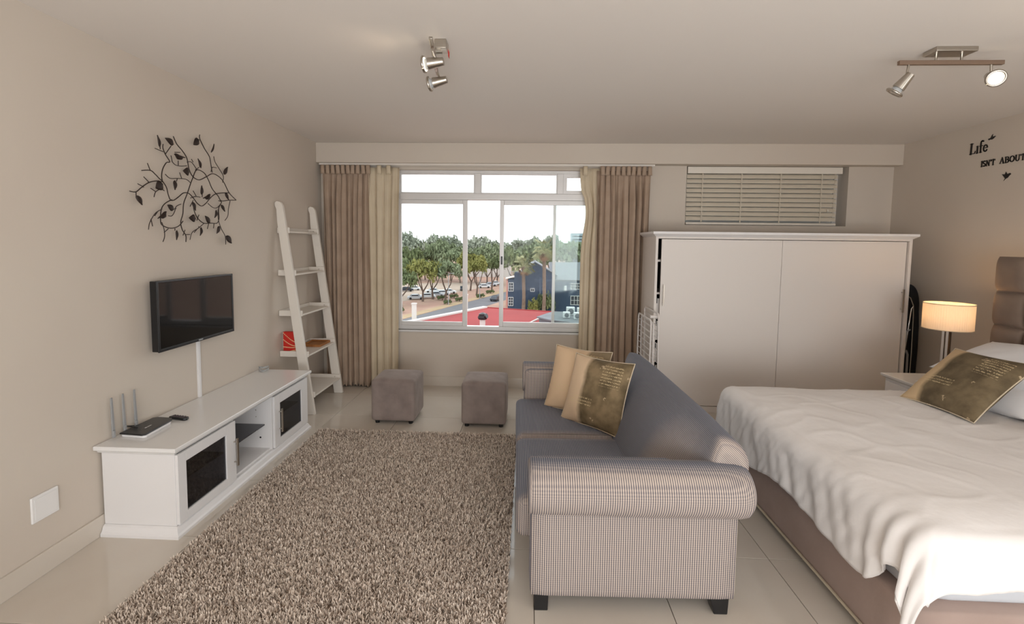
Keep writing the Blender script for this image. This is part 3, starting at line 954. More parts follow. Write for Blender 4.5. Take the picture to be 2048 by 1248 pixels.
def pspline(P, n=4):
    o = []
    N = len(P)
    for i in range(N):
        for k in range(n):
            t = k / n
            a, b, c, d = P[(i - 1) % N], P[i], P[(i + 1) % N], P[(i + 2) % N]
            o.append(tuple(.5 * (2 * b[j] + (c[j] - a[j]) * t + (2 * a[j] - 5 * b[j] + 4 * c[j] - d[j]) * t * t + (3 * b[j] - a[j] - 3 * c[j] + d[j]) * t ** 3) for j in range(2)))
    return o


PB = pspline(prof)


def back_ring(y, shrink=0.0):
    k = max(0.0, (abs(y) - .42) / .40)
    k = k * k * (3 - 2 * k) if k < 1 else 1
    o = []
    for x, z in PB:
        if x < .36 and z > .3:
            x = x + (.37 - x) * .72 * k
        z = z - .012 * k * (z > .6)
        x, z = x + (.40 - x) * shrink, z + ((.62 if z > .5 else z) - z) * shrink
        o.append((x, y, z))
    return o


def back_piece(ylist, name, m):
    v, f = [], []
    n = len(PB)
    for y, s_ in ylist:
        v += back_ring(y, s_)
    for i in range(len(ylist) - 1):
        f += [(i * n + k, i * n + (k + 1) % n, (i + 1) * n + (k + 1) % n, (i + 1) * n + k) for k in range(n)]
    return MB().add(v, f).build(name, M[m], sf, smooth=180)


back_piece([(-.69 + 1.38 * i / 30, 0) for i in range(31)], 'backrest', 'sofa_back')
for s in (-1, 1):
    back_piece([(s * y, k) for y, k in ((.69, 0), (.73, 0), (.77, 0), (.795, .02), (.812, .08), (.822, .2), (.826, .45), (.827, .97))], 'backrest_end', 'sofa_back')
for sx in (-1, 1):
    for sy in (-1, 1):
        x, y = (-.392 if sx < 0 else .385), sy * .815
        MB().frustum((x - .029, x + .029, y - .03, y + .03, 0), (x - .032 - (.02 if sx > 0 else 0), x + .032, y - .033, y + .033, .082)).build('leg', M['black'], sf, bevel=.003)

# ------------------------------------------------------------------ cushions and pillows
def cushion_material(name, split, dark1, dark2, light):
    m = mat(name, light, .9, bump=(14, .35, .012))
    t = m.node_tree
    b = t.nodes['Principled BSDF']
    tc = [n for n in t.nodes if n.type == 'TEX_COORD'][0]
    sp = t.nodes.new('ShaderNodeSeparateXYZ')
    t.links.new(tc.outputs['Object'], sp.inputs[0])
    X, Y = sp.outputs['X'], sp.outputs['Y']

    def mth(op, a, bb=None, clamp=False):
        n = t.nodes.new('ShaderNodeMath')
        n.operation = op
        n.use_clamp = clamp
        for k, x in enumerate((a, bb)):
            if x is None:
                continue
            if isinstance(x, (int, float)):
                n.inputs[k].default_value = x
            else:
                t.links.new(x, n.inputs[k])
        return n.outputs[0]

    def nz(scale, detail=3, vec=None):
        n = t.nodes.new('ShaderNodeTexNoise')
        n.inputs['Scale'].default_value = scale
        n.inputs['Detail'].default_value = detail
        t.links.new(vec or tc.outputs['Object'], n.inputs['Vector'])
        return n.outputs['Fac']

    def mix(fac, a, bb):
        n = t.nodes.new('ShaderNodeMix')
        n.data_type = 'RGBA'
        t.links.new(fac, n.inputs['Factor'])
        for s, x in (('A', a), ('B', bb)):
            k = [i for i in n.inputs if i.name == s and i.type == 'RGBA'][0]
            if isinstance(x, tuple):
                k.default_value = x
            else:
                t.links.new(x, k)
        return [o for o in n.outputs if o.type == 'RGBA'][0]

    def band(v, lo, hi):
        return mth('MULTIPLY', mth('GREATER_THAN', v, lo), mth('LESS_THAN', v, hi))
    wob = mth('MULTIPLY', mth('SUBTRACT', nz(6), .5), .07)
    edge = mth('MULTIPLY', mth('ADD', mth('SUBTRACT', X, split), wob), 28.0, True)
    dark = mix(mth('MULTIPLY', mth('SUBTRACT', nz(11, 5), .35), 3.2, True), dark1, dark2)
    base = mix(edge, light, dark)
    # lines of pale script
    lines = mth('GREATER_THAN', mth('SINE', mth('MULTIPLY', Y, 2 * pi / .019)), .35)
    fleck = mth('GREATER_THAN', nz(170, 1), .50)
    box1 = mth('MULTIPLY', band(X, .055, .185), band(Y, .045, .185))
    box2 = mth('MULTIPLY', band(X, -.16, .03), band(Y, -.105, -.045))
    ink = mth('MULTIPLY', mth('MULTIPLY', lines, fleck), mth('ADD', box1, box2, True))
    base = mix(mth('MULTIPLY', ink, .7), base, srgb(214, 192, 150))
    # small pale blossoms
    vo = t.nodes.new('ShaderNodeTexVoronoi')
    vo.inputs['Scale'].default_value = 9
    t.links.new(tc.outputs['Object'], vo.inputs['Vector'])
    bl_ = mth('MULTIPLY', mth('MULTIPLY', mth('LESS_THAN', vo.outputs['Distance'], .17), mth('GREATER_THAN', nz(60, 2), .52)), edge)
    base = mix(mth('MULTIPLY', bl_, .8), base, srgb(196, 174, 140))
    t.links.new(base, b.inputs['Base Color'])
    return m


M['cushion_print'] = cushion_material('printed_cushion_cloth', -.085, srgb(92, 78, 54), srgb(138, 118, 88), srgb(214, 187, 156))
M['cushion_beige'] = cushion_material('printed_cushion_cloth_pale', .06, srgb(120, 104, 80), srgb(146, 126, 98), srgb(218, 188, 154))
M['cushion_dark'] = cushion_material('printed_cushion_cloth_dark', -.135, srgb(84, 71, 50), srgb(118, 102, 76), srgb(206, 178, 140))


def soft_pillow(name, label, cat, m, c, ex, ey, w, h, t, seed=0, pinch=.07, pw=2.6, group=None, piping=None, sag=0.0):
    ex = Vector(ex).normalized()
    ey = Vector(ey)
    ey = (ey - ex * ey.dot(ex)).normalized()
    ez = ex.cross(ey)
    n = 33

    def pt(u, v, s):
        u, v = 2 * u - 1, 2 * v - 1
        uu, vv = math.copysign(abs(u) ** .85, u), math.copysign(abs(v) ** .85, v)
        x = w / 2 * uu * (1 - pinch * (1 - vv * vv) * abs(uu) ** 2)
        y = h / 2 * vv * (1 - pinch * (1 - uu * uu) * abs(vv) ** 2)
        z = t / 2 * max(0, (1 - abs(uu) ** pw)) ** .62 * max(0, (1 - abs(vv) ** pw)) ** .62
        nn = noise.noise(Vector((x * 5 + seed, y * 5, s * 3.0))) * .12 + noise.noise(Vector((x * 14 + seed, y * 14, s * 3.0))) * .05
        z *= 1 + nn
        z = s * z - sag * (uu * uu + vv * vv)
        return (x, y, z)
    a = MB()
    a.grid(lambda u, v: pt(u, v, 1), n, n)
    a.grid(lambda u, v: pt(u, v, -1), n, n)
    mw_ = Matrix((ex, ey, ez)).transposed().to_4x4()
    mw_.translation = Vector(c)
    root = thing(name, label, cat, (0, 0, 0), group, local=True)
    root.matrix_world = mw_
    bm = bmesh.new()
    vs = [bm.verts.new(p) for p in a.v]
    for q in a.f:
        bm.faces.new([vs[i] for i in q])
    bmesh.ops.remove_doubles(bm, verts=bm.verts, dist=1e-5)
    bm.verts.index_update()
    o = MB()
    o.v = [tuple(p.co) for p in bm.verts]
    o.f = [tuple(p.index for p in q.verts) for q in bm.faces]
    bm.free()
    o.build('cover', m, root, smooth=180)
    if piping:
        k = 20
        per = [pt(i / k, 0, 1) for i in range(k)] + [pt(1, i / k, 1) for i in range(k)] + [pt(1 - i / k, 1, 1) for i in range(k)] + [pt(0, 1 - i / k, 1) for i in range(k + 1)]
        MB().tube(per, .0035, 6, caps=False).build('piping', piping, root, smooth=180)
    return root


soft_pillow('scatter_cushion', 'square olive and beige printed cushion in front on the sofa', 'cushion', M['cushion_print'], (.448, 2.985, .640), (.318, -.32, .012), (.135, .085, .40), .465, .455, .15, 3, piping=M['lining'], group='printed scatter cushions')
soft_pillow('scatter_cushion', 'square pale beige printed cushion tucked behind on the sofa', 'cushion', M['cushion_beige'], (.352, 3.235, .645), (.33, -.265, .012), (.15, .075, .40), .46, .455, .14, 9, piping=M['lining'], group='printed scatter cushions')

# ------------------------------------------------------------------ bed
BX0_, BX1_, BY0_, BY1_ = 1.385, 3.36, 1.64, 3.36
bed = thing('bed', 'double bed with taupe fabric base and buttoned brown headboard', 'bed', (2.4, 2.54, 0))
rounded_box(BX0_, BX1_, BY0_, BY1_, .052, .312, .012, .0, n=9).build('base', M['bed_base'], bed, smooth=180)
MB().box(BX0_ - .004, BX1_, BY0_ - .004, BY1_ + .004, .044, .053).build('base_edge', M['lining'], bed, bevel=.002)
rounded_box(BX0_ + .03, BX1_, BY0_ + .02, BY1_ - .02, .314, .570, .045, .008, n=11).build('mattress', M['mattress'], bed, smooth=180)
for x in (BX0_ + .10, 2.35, BX1_ - .10):
    for y in (BY0_ + .10, BY1_ - .10):
        MB().cyl((x, y, 0), (x, y, .048), .028, .032, n=16).build('foot', M['black'], bed, smooth=40)
HX = 3.362
hb = MB().box(HX + .035, HX + .095, 1.50, 3.545, .10, 1.535).build('headboard', M['headboard'], bed, bevel=.015, segs=3)
hp0 = None
cols, rows = 9, 5
pw_, ph_ = (3.550 - 1.495) / cols, (1.540 - .30) / rows
for i in range(cols):
    for j in range(rows):
        cy, cz = 3.550 - pw_ * (i + .5), 1.540 - ph_ * (j + .5)
        if hp0 is None:
            m = MB()

            def pp(u, v):
                u, v = 2 * u - 1, 2 * v - 1
                uu, vv = math.copysign(abs(u) ** .75, u), math.copysign(abs(v) ** .75, v)
                b = (max(0, 1 - uu ** 4) ** .5) * (max(0, 1 - vv ** 4) ** .5)
                return (-.052 * b - .0, uu * pw_ / 2, vv * ph_ / 2)
            m.grid(pp, 15, 15)
            hp0 = m.build('panel', M['headboard'], hb, smooth=180)
            # panel authored around its own centre
            for vtx in hp0.data.vertices:
                vtx.co += ORG[hb.name]
            pn = hp0
        else:
            pn = bpy.data.objects.new('panel', hp0.data)
            COL.objects.link(pn)
            pn.parent = hb
        pn.location = Vector((HX + .045, cy, cz)) - ORG[hb.name]
for i in range(1, cols):
    for j in range(1, rows):
        cy, cz = 3.550 - pw_ * i, 1.540 - ph_ * j
        MB().ellip((HX + .037, cy, cz), (.010, .014, .014), 12, 8).build('button', M['headboard'], hb, smooth=180)

# duvet draped over the mattress
FX, NY, FY, TOP = 1.455, 1.665, 3.30, .592


def hang(r):
    R = .085
    if r < R * pi / 2:
        a = r / R
        return R * sin(a), R * (1 - cos(a))
    e = r - R * pi / 2
    return R + .10 * e, R + .985 * e


def sm(a, b, x):
    t = max(0, min(1, (x - a) / (b - a)))
    return t * t * (3 - 2 * t)


def duvet_pt(s, t):
    far, near = .13, .185
    L = far + (FY - NY) + near
    q = t * L
    y = FY + far - q
    oy = 0.0
    sy = 0
    if y > FY:
        oy, sy, yc = y - FY, 1, FY
    elif y < NY:
        oy, sy, yc = NY - y, -1, NY
        oy *= 1 + .10 * sin(9 * s + 1)
    else:
        yc = y
    flat = 2.98 - FX
    om = .345 + .03 * sin(4.4 * yc + .6) - .155 * math.exp(-((y - 1.715) / .075) ** 2) + .06 * sm(1.66, 1.52, y)
    p = s * (flat + om)
    ox = max(0.0, p - flat)
    xc = 2.98 - min(p, flat)
    r = sqrt(ox * ox + oy * oy)
    x, z = xc, TOP
    yy = yc
    h1 = noise.noise(Vector((xc * 1.6, yc * 2.0, 1.7))) * .016 + noise.noise(Vector((xc * 4 + yc * 2.0, yc * 4.5, 4.0))) * .006
    rid = abs(noise.noise(Vector((xc * 3.2 - yc * 1.5, xc * 1.2 + yc * 4.2, 8.0))))
    h1 += .006 * (1 - min(1, rid * 9)) * .5
    edge = min(1.0, (xc - FX) / .16) * min(1.0, (yc - NY) / .16) * min(1.0, (FY - yc) / .30)
    h1 += .020 * edge ** .6 + .006
    if r > 0:
        out, down = hang(r)
        dx, dy = -ox / r, sy * oy / r
        fold = min(1.0, r / .18)
        ang = yc * 1.0 if ox > oy else xc
        w_ = (.022 * noise.noise(Vector((ang * 4.5, r * 2.5, 3.3))) + .012 * noise.noise(Vector((ang * 13 + r * 6, r * 4, 6.1))) + .006 * noise.noise(Vector((ang * 30 - r * 12, r * 9, 1.1)))) * fold
        pin = math.exp(-((y - 1.715) / .13) ** 2) * fold
        w_ += .020 * pin * sin(70 * (y - 1.715))
        x += dx * (out + w_)
        yy += dy * (out + w_)
        z -= down
        h1 *= max(0, 1 - r / .12)
        z += .03 * noise.noise(Vector((ang * 3.1, 0, 9.3))) * fold
    z += h1
    return (x, yy, z)


dv = thing('duvet', 'white cotton duvet draped over the bed', 'duvet', (2.3, 2.5, .58))
MB().grid(duvet_pt, 150, 150).build('cover', M['duvet'], dv, smooth=180, solid=.012)
hem = [duvet_pt(1.0, i / 120) for i in range(121)]
MB().tube([(x, y, z) for x, y, z in hem], .005, 6).build('hem', M['duvet'], dv, smooth=180)

PG = 'white pillows against the headboard'
soft_pillow('bed_pillow', 'white pillow lying flat on the wardrobe side of the bed', 'pillow', M['pillow'], (2.98, 3.00, .70), (0, -1, 0.0), (1, 0, .16), .74, .50, .19, 31, pinch=.04, group=PG)
soft_pillow('bed_pillow', 'white pillow leaning on the headboard behind the brown cushion', 'pillow', M['pillow'], (3.10, 3.05, .845), (0.05, -1, 0.0), (1, 0, .42), .76, .48, .18, 37, pinch=.04, group=PG)
soft_pillow('bed_pillow', 'white pillow lying flat at the right edge of the photo', 'pillow', M['pillow'], (2.93, 2.18, .70), (0, -1, 0.0), (1, 0, .16), .74, .52, .20, 43, pinch=.04, group=PG)
soft_pillow('bed_pillow', 'white pillow leaning on the headboard on the near side of the bed', 'pillow', M['pillow'], (3.10, 2.15, .845), (0.0, -1, 0.0), (1, 0, .42), .74, .48, .18, 47, pinch=.04, group=PG)
soft_pillow('scatter_cushion', 'dark olive printed cushion lying on the white bed', 'cushion', M['cushion_dark'], (2.625, 2.885, .790), (.025, -.48, .012), (.335, .11, .31), .485, .475, .15, 15, piping=M['lining'], group='printed scatter cushions')

# ------------------------------------------------------------------ bedside table and lamp
ns_ = thing('bedside_table', 'white bedside table with one drawer beside the bed', 'bedside table', (3.23, 3.83, 0))
NX0, NX1, NY0, NY1, NZ = 3.02, 3.44, 3.64, 4.02, .540
q = MB()
for (a, za), (b, zb_) in zip([(.004, .505), (.014, .512), (.024, .52), (.026, .536)], [(.014, .512), (.024, .52), (.026, .536), (.022, .540)]):
    q.frustum((NX0 - a, NX1 + a, NY0 - a, NY1 + a, za), (NX0 - b, NX1 + b, NY0 - b, NY1 + b, zb_))
q.build('top', M['white_gloss'], ns_)
MB().box(NX0, NX1, NY0, NY1, .05, .505).build('body', M['white'], ns_, bevel=.002)
MB().frustum((NX0 - .02, NX1 + .02, NY0 - .02, NY1 + .02, 0), (NX0, NX1, NY0, NY1, .05)).build('plinth', M['white'], ns_)
for za, zb_, nm in ((.375, .485, 'drawer'), (.075, .36, 'door')):
    d = MB().box(NX0 - .014, NX0 - .001, NY0 + .02, NY1 - .02, za, zb_).build(nm, M['white'], ns_, bevel=.003)
    k = Vector((NX0 - .014, 3.82, .443 if nm == 'drawer' else .28))
    kb = MB().cyl(k, k + Vector((-.012, 0, 0)), .006, n=12)
    kb.ellip(k + Vector((-.018, 0, 0)), (.010, .017, .017), 16, 10)
    kb.build('knob', M['white_gloss'], d, smooth=180)

LX, LY = 3.275, 3.775
lp = thing('table_lamp', 'lit table lamp with pleated cream drum shade on bedside table', 'lamp', (LX, LY, NZ))
MB().lathe([(.001, NZ), (.075, NZ), (.075, NZ + .012), (.07, NZ + .016), (.001, NZ + .016)], (LX, LY, 0), 32).build('base', M['chrome'], lp, smooth=40)
MB().box(LX - .012, LX + .012, LY + .006, LY + .030, NZ + .016, 1.00).build('stem', M['chrome'], lp, bevel=.002)
MB().box(LX - .012, LX + .012, LY - .030, LY - .006, NZ + .016, 1.00).build('stem', M['chrome'], lp, bevel=.002)
MB().cyl((LX, LY, 1.0), (LX, LY, 1.035), .022, .018, n=16).build('lamp_holder', M['chrome'], lp, smooth=40)
M['shade'] = bpy.data.materials.new('shade_fabric')
M['shade'].use_nodes = True
t = M['shade'].node_tree
t.nodes.clear()
o_ = t.nodes.new('ShaderNodeOutputMaterial')
df, tl, mx = t.nodes.new('ShaderNodeBsdfDiffuse'), t.nodes.new('ShaderNodeBsdfTranslucent'), t.nodes.new('ShaderNodeMixShader')
df.inputs[0].default_value = srgb(232, 214, 194)
tl.inputs[0].default_value = srgb(235, 212, 184)
mx.inputs[0].default_value = .26
t.links.new(df.outputs[0], mx.inputs[1])
t.links.new(tl.outputs[0], mx.inputs[2])
t.links.new(mx.outputs[0], o_.inputs[0])
sh = MB()
nn_ = 192
sh.grid(lambda u, v: (LX + (.152 + .0014 * sin(u * 2 * pi * 64)) * cos(2 * pi * u), LY + (.152 + .0014 * sin(u * 2 * pi * 64)) * sin(2 * pi * u), .968 + .198 * v), nn_, 6, closeu=True)
so = sh.build('shade', M['shade'], lp, smooth=180)
for z in (.968, 1.166):
    MB().tube([(LX + .1535 * cos(2 * pi * k / 64), LY + .1535 * sin(2 * pi * k / 64), z) for k in range(65)], .003, 6, caps=False).build('rim', M['lining'], so, smooth=180)
M['bulb'] = mat('lit_bulb', srgb(255, 230, 180), .4, emit=((1.0, .72, .38, 1), 30))
MB().ellip((LX, LY, 1.07), (.028, .028, .038), 16, 12).build('bulb', M['bulb'], lp, smooth=180)
ld = bpy.data.lights.new('table_lamp_glow', 'POINT')
ld.energy, ld.color, ld.shadow_soft_size = 1.9, (1.0, .66, .36), .03
lo = bpy.data.objects.new('table_lamp_glow', ld)
COL.objects.link(lo)
lo.location = (LX, LY, 1.125)

# ------------------------------------------------------------------ wardrobe
wd = thing('wardrobe', 'low wide white wardrobe with two sliding doors below the blind', 'wardrobe', (2.35, 4.7, 0))
VX0, VX1, VY0, VY1, VZ = 1.185, 3.50, 4.45, 4.945, 1.685
q = MB()
for (a, za), (b, zb_) in zip([(.0, VZ - .012), (.012, VZ - .002), (.03, VZ + .010), (.034, VZ + .014)], [(.012, VZ - .002), (.03, VZ + .010), (.034, VZ + .014), (.034, VZ + .034)]):
    q.frustum((VX0 - a, VX1 + a, VY0 - a, VY1, za), (VX0 - b, VX1 + b, VY0 - b, VY1, zb_))
q.build('cornice', M['white'], wd)
MB().box(VX0, VX0 + .024, VY0, VY1, 0, VZ - .012).build('side_panel', M['wardrobe'], wd, bevel=.002)
MB().box(VX1 - .024, VX1, VY0, VY1, 0, VZ - .012).build('side_panel', M['wardrobe'], wd, bevel=.002)
MB().box(VX0 + .024, VX1 - .024, VY1 - .01, VY1, .0, VZ - .012).build('back_panel', M['dark_gap'], wd)
MB().box(VX0 + .024, VX1 - .024, VY0 + .02, VY1 - .01, .0, .06).build('plinth', M['wardrobe'], wd)
MB().box(VX0 + .024, VX1 - .024, VY0 + .004, VY1 - .01, VZ - .03, VZ - .012).build('top_panel', M['wardrobe'], wd)
for z in (1.445, 1.135):
    MB().box(VX0 + .024, VX0 + .60, VY0 + .062, VY1 - .01, z - .009, z + .009).build('shelf', M['wardrobe'], wd)
MB().box(VX0 + .60, VX0 + .616, VY0 + .062, VY1 - .01, .06, VZ - .03).build('divider', M['wardrobe'], wd)
for z0, z1 in ((.90, 1.085), (.685, .87), (.47, .655), (.255, .44)):
    d = MB().box(VX0 + .026, VX0 + .598, VY0 + .062, VY0 + .074, z0, z1).build('drawer', M['wardrobe'], wd, bevel=.002)
    MB().box(VX0 + .026, VX0 + .046, VY0 + .050, VY0 + .062, z1 - .012, z1 + .006).box(VX0 + .040, VX0 + .046, VY0 + .050, VY0 + .062, z1 - .045, z1 - .012).build('runner', M['black'], d)
dr = MB().box(1.245, 2.350, VY0 + .018, VY0 + .034, .065, VZ - .035).build('door', M['wardrobe'], wd, bevel=.002, segs=1)
h = MB()
h.cyl((1.272, VY0 + .018, 1.20), (1.272, VY0 - .006, 1.20), .004, n=10).cyl((1.272, VY0 + .018, 1.05), (1.272, VY0 - .006, 1.05), .004, n=10).box(1.266, 1.278, VY0 - .014, VY0 - .006, 1.025, 1.225)
h.build('handle', M['steel'], dr, smooth=40)
dr = MB().box(2.3545, 3.468, VY0 + .022, VY0 + .038, .065, VZ - .035).build('door', M['wardrobe'], wd, bevel=.002, segs=1)
h = MB()
h.cyl((3.448, VY0 + .022, 1.185), (3.448, VY0 - .002, 1.185), .004, n=10).cyl((3.448, VY0 + .022, 1.03), (3.448, VY0 - .002, 1.03), .004, n=10).box(3.442, 3.454, VY0 - .010, VY0 - .002, 1.00, 1.215)
h.build('handle', M['steel'], dr, smooth=40)

# ------------------------------------------------------------------ ironing board
ib = thing('ironing_board', 'folded black ironing board standing between the wardrobe and the wall', 'ironing board', (3.63, 4.6, 0))
IX0, IX1, IZ = 3.515, 3.745, 1.275
cx_ = 3.60
poly = []
for k in range(17):
    a = pi * (1 - k / 16)
    poly.append((3.590 + .078 * cos(a) + (.02 if k > 8 else 0), IZ - .16 + .16 * sin(a) ** .8))
outl = [(IX0, .25)] + [(IX0 + .002, .95)] + [(IX0 + (IX1 - IX0) * (.5 - .46 * cos(pi * k / 16)) + (.0), .98 + .27 * sin(pi * k / 16) ** .7) for k in range(17)] + [(IX1, .85), (IX1 + .004, .60), (IX1, .25)]
M['board'] = mat('black_board_cover', srgb(16, 15, 17), .85)
MB().prism([(x, 4.615, z) for x, z in outl], (0, .03, 0)).build('board', M['board'], ib, bevel=.008)
MB().tube([(3.525, 4.605, 1.165), (3.575, 4.603, 1.16), (3.635, 4.603, 1.12), (3.665, 4.603, 1.05), (3.672, 4.603, .95), (3.678, 4.603, .6), (3.675, 4.603, .30)], .0065, 8).build('frame_tube', M['chrome'], ib, smooth=60)
MB().tube([(3.655, 4.590, 1.04), (3.640, 4.590, 1.02), (3.615, 4.588, .75), (3.59, 4.586, .45), (3.575, 4.586, .02)], .0075, 8).build('leg', M['chrome'], ib, smooth=60)
MB().tube([(3.53, 4.572, .02), (3.56, 4.575, .45), (3.60, 4.578, .80), (3.635, 4.58, .82)], .0075, 8).build('leg', M['antenna'], ib, smooth=60)
MB().tube([(3.61, 4.58, .62), (3.625, 4.58, .58), (3.63, 4.58, .30)], .011, 8).build('height_lever', M['antenna'], ib, smooth=60)

# ------------------------------------------------------------------ folded drying rack
rk = thing('drying_rack', 'folded white wire clothes rack leaning beside the wardrobe', 'drying rack', (1.12, 4.4, 0))
M['rack'] = mat('white_coated_wire', srgb(222, 216, 212), .4)
for k, (x0, lean, z1, y0, y1) in enumerate(((1.155, .014, .985, 4.16, 4.66), (1.120, .01, .90, 4.19, 4.64), (1.088, -.005, .93, 4.15, 4.62))):
    MB().tube([(x0 + lean, y0, .01), (x0, y0, z1 - .03), (x0, y0 + .012, z1 - .008), (x0, y0 + .03, z1), (x0, y1 - .03, z1), (x0, y1 - .012, z1 - .008), (x0, y1, z1 - .03), (x0 + lean, y1, .01)], .0075, 8).build('frame', M['rack'], rk, smooth=60)
    for j in range(9):
        z = z1 - .05 - j * .055
        MB().tube([(x0 - .002, y0, z), (x0 - .002, y1, z)], .003, 6).build('rung', M['rack'], rk, smooth=60)
MB().cyl((1.09, 4.20, .955), (1.165, 4.20, .955), .014, n=14).build('hinge', M['rack'], rk, smooth=50)

# ------------------------------------------------------------------ ceiling spotlights
def spot_head(parent, joint, pos, aim, lit, energy=0):
    """cylindrical head at pos looking along aim, hung from joint"""
    aim = Vector(aim).normalized()
    pos = Vector(pos)
    hd = MB().cyl(pos - aim * .045, pos + aim * .035, .020, .031, n=24).build('spot_head', M['steel'], parent, smooth=40)
    MB().cyl(joint, pos - aim * .012, .006, n=10).build('arm', M['steel'], hd, smooth=40)
    MB().cyl(pos + aim * .035, pos + aim * .052, .022, .028, n=24).build('lamp_neck', M['cable'], hd, smooth=40)
    MB().tube([pos + aim * .060 + .037 * (cos(2 * pi * k / 28) * aim.orthogonal().normalized() + sin(2 * pi * k / 28) * aim.cross(aim.orthogonal().normalized())) for k in range(29)], .007, 8, caps=False).build('ring', M['steel'], hd, smooth=180)
    MB().cyl(pos + aim * .052, pos + aim * .062, .034, .036, n=28).build('lens', M['lit_lens'] if lit else M['dull_lens'], hd, smooth=40)
    if lit:
        d = bpy.data.lights.new('spot_lamp', 'SPOT')
        d.energy, d.color, d.spot_size, d.spot_blend, d.shadow_soft_size = energy, (1.0, .78, .55), radians(110), .8, .03
        o = bpy.data.objects.new('spot_lamp', d)
        COL.objects.link(o)
        o.location = pos + aim * .075
        o.rotation_euler = aim.to_track_quat('-Z', 'Y').to_euler()
    return hd


M['lit_lens'] = mat('lit_lens', srgb(255, 240, 210), .3, emit=((1.0, .86, .62, 1), 9))
M['dull_lens'] = mat('dull_lens', srgb(222, 214, 204), .25)
s1 = thing('ceiling_spotlight', 'two headed steel ceiling spotlight in the middle of the ceiling', 'spotlight', (-.51, 2.6, 2.58), 'ceiling spotlights')
MB().box(-.500, -.440, 2.475, 2.555, 2.590, HC).build('ceiling_plate', M['steel'], s1, bevel=.004)
MB().prism([(-.496, 2.315, 2.566), (-.478, 2.315, 2.566), (-.540, 2.805, 2.566), (-.558, 2.805, 2.566)], (0, 0, .014)).build('bar', M['steel'], s1, bevel=.003)
for y_ in (2.485, 2.525):
    MB().box(-.516, -.470, y_, y_ + .014, 2.580, 2.592).build('bracket', M['steel'], s1)
spot_head(s1, (-.508, 2.46, 2.57), (-.497, 2.475, 2.515), (-1, .10, -.10), True, 1.2)
spot_head(s1, (-.545, 2.765, 2.57), (-.528, 2.755, 2.515), (-1, .12, -.20), False)
MB().box(-.4405, -.4385, 2.535, 2.570, 2.572, 2.604).build('tag', M['red'], s1, label='small red tag')
s2 = thing('ceiling_spotlight', 'two headed ceiling spotlight with one lamp lit above the bed', 'spotlight', (2.21, 2.65, 2.57), 'ceiling spotlights')
M['bar_brown'] = mat('bronzed_bar', srgb(138, 116, 100), .45, .6)
MB().box(2.095, 2.305, 2.60, 2.69, 2.612, HC).build('ceiling_plate', M['steel'], s2, bevel=.004)
MB().box(1.945, 2.478, 2.642, 2.662, 2.560, 2.582).build('bar', M['bar_brown'], s2, bevel=.002)
for x_ in (2.135, 2.265):
    MB().cyl((x_, 2.652, 2.58), (x_, 2.652, 2.614), .006, n=10).build('bracket', M['steel'], s2)
spot_head(s2, (1.998, 2.652, 2.560), (1.985, 2.66, 2.475), (-.42, .35, -.72), False)
spot_head(s2, (2.418, 2.652, 2.560), (2.420, 2.645, 2.495), (-.42, -.85, -.40), True, 3)

# ------------------------------------------------------------------ wall lettering
def stroke(m, pts, wd_, y0, z0, sc):
    """thick polyline in letter units; s runs along -Y on the right wall"""
    P = [Vector((p[0] * sc, p[1] * sc)) for p in pts]
    for a, b in zip(P[:-1], P[1:]):
        d = b - a
        if d.length < 1e-6:
            continue
        n = Vector((-d.y, d.x)).normalized() * wd_ * sc / 2
        e = d.normalized() * wd_ * sc * .3
        q = [a + n - e, b + n + e, b - n + e, a - n - e]
        m.prism([(XR - .0045, y0 - p.x, z0 + p.y) for p in q], (.0045, 0, 0))


def arc(cx, cy, rx, ry, a0, a1, n=12):
    return [(cx + rx * cos(radians(a0 + (a1 - a0) * k / n)), cy + ry * sin(radians(a0 + (a1 - a0) * k / n))) for k in range(n + 1)]


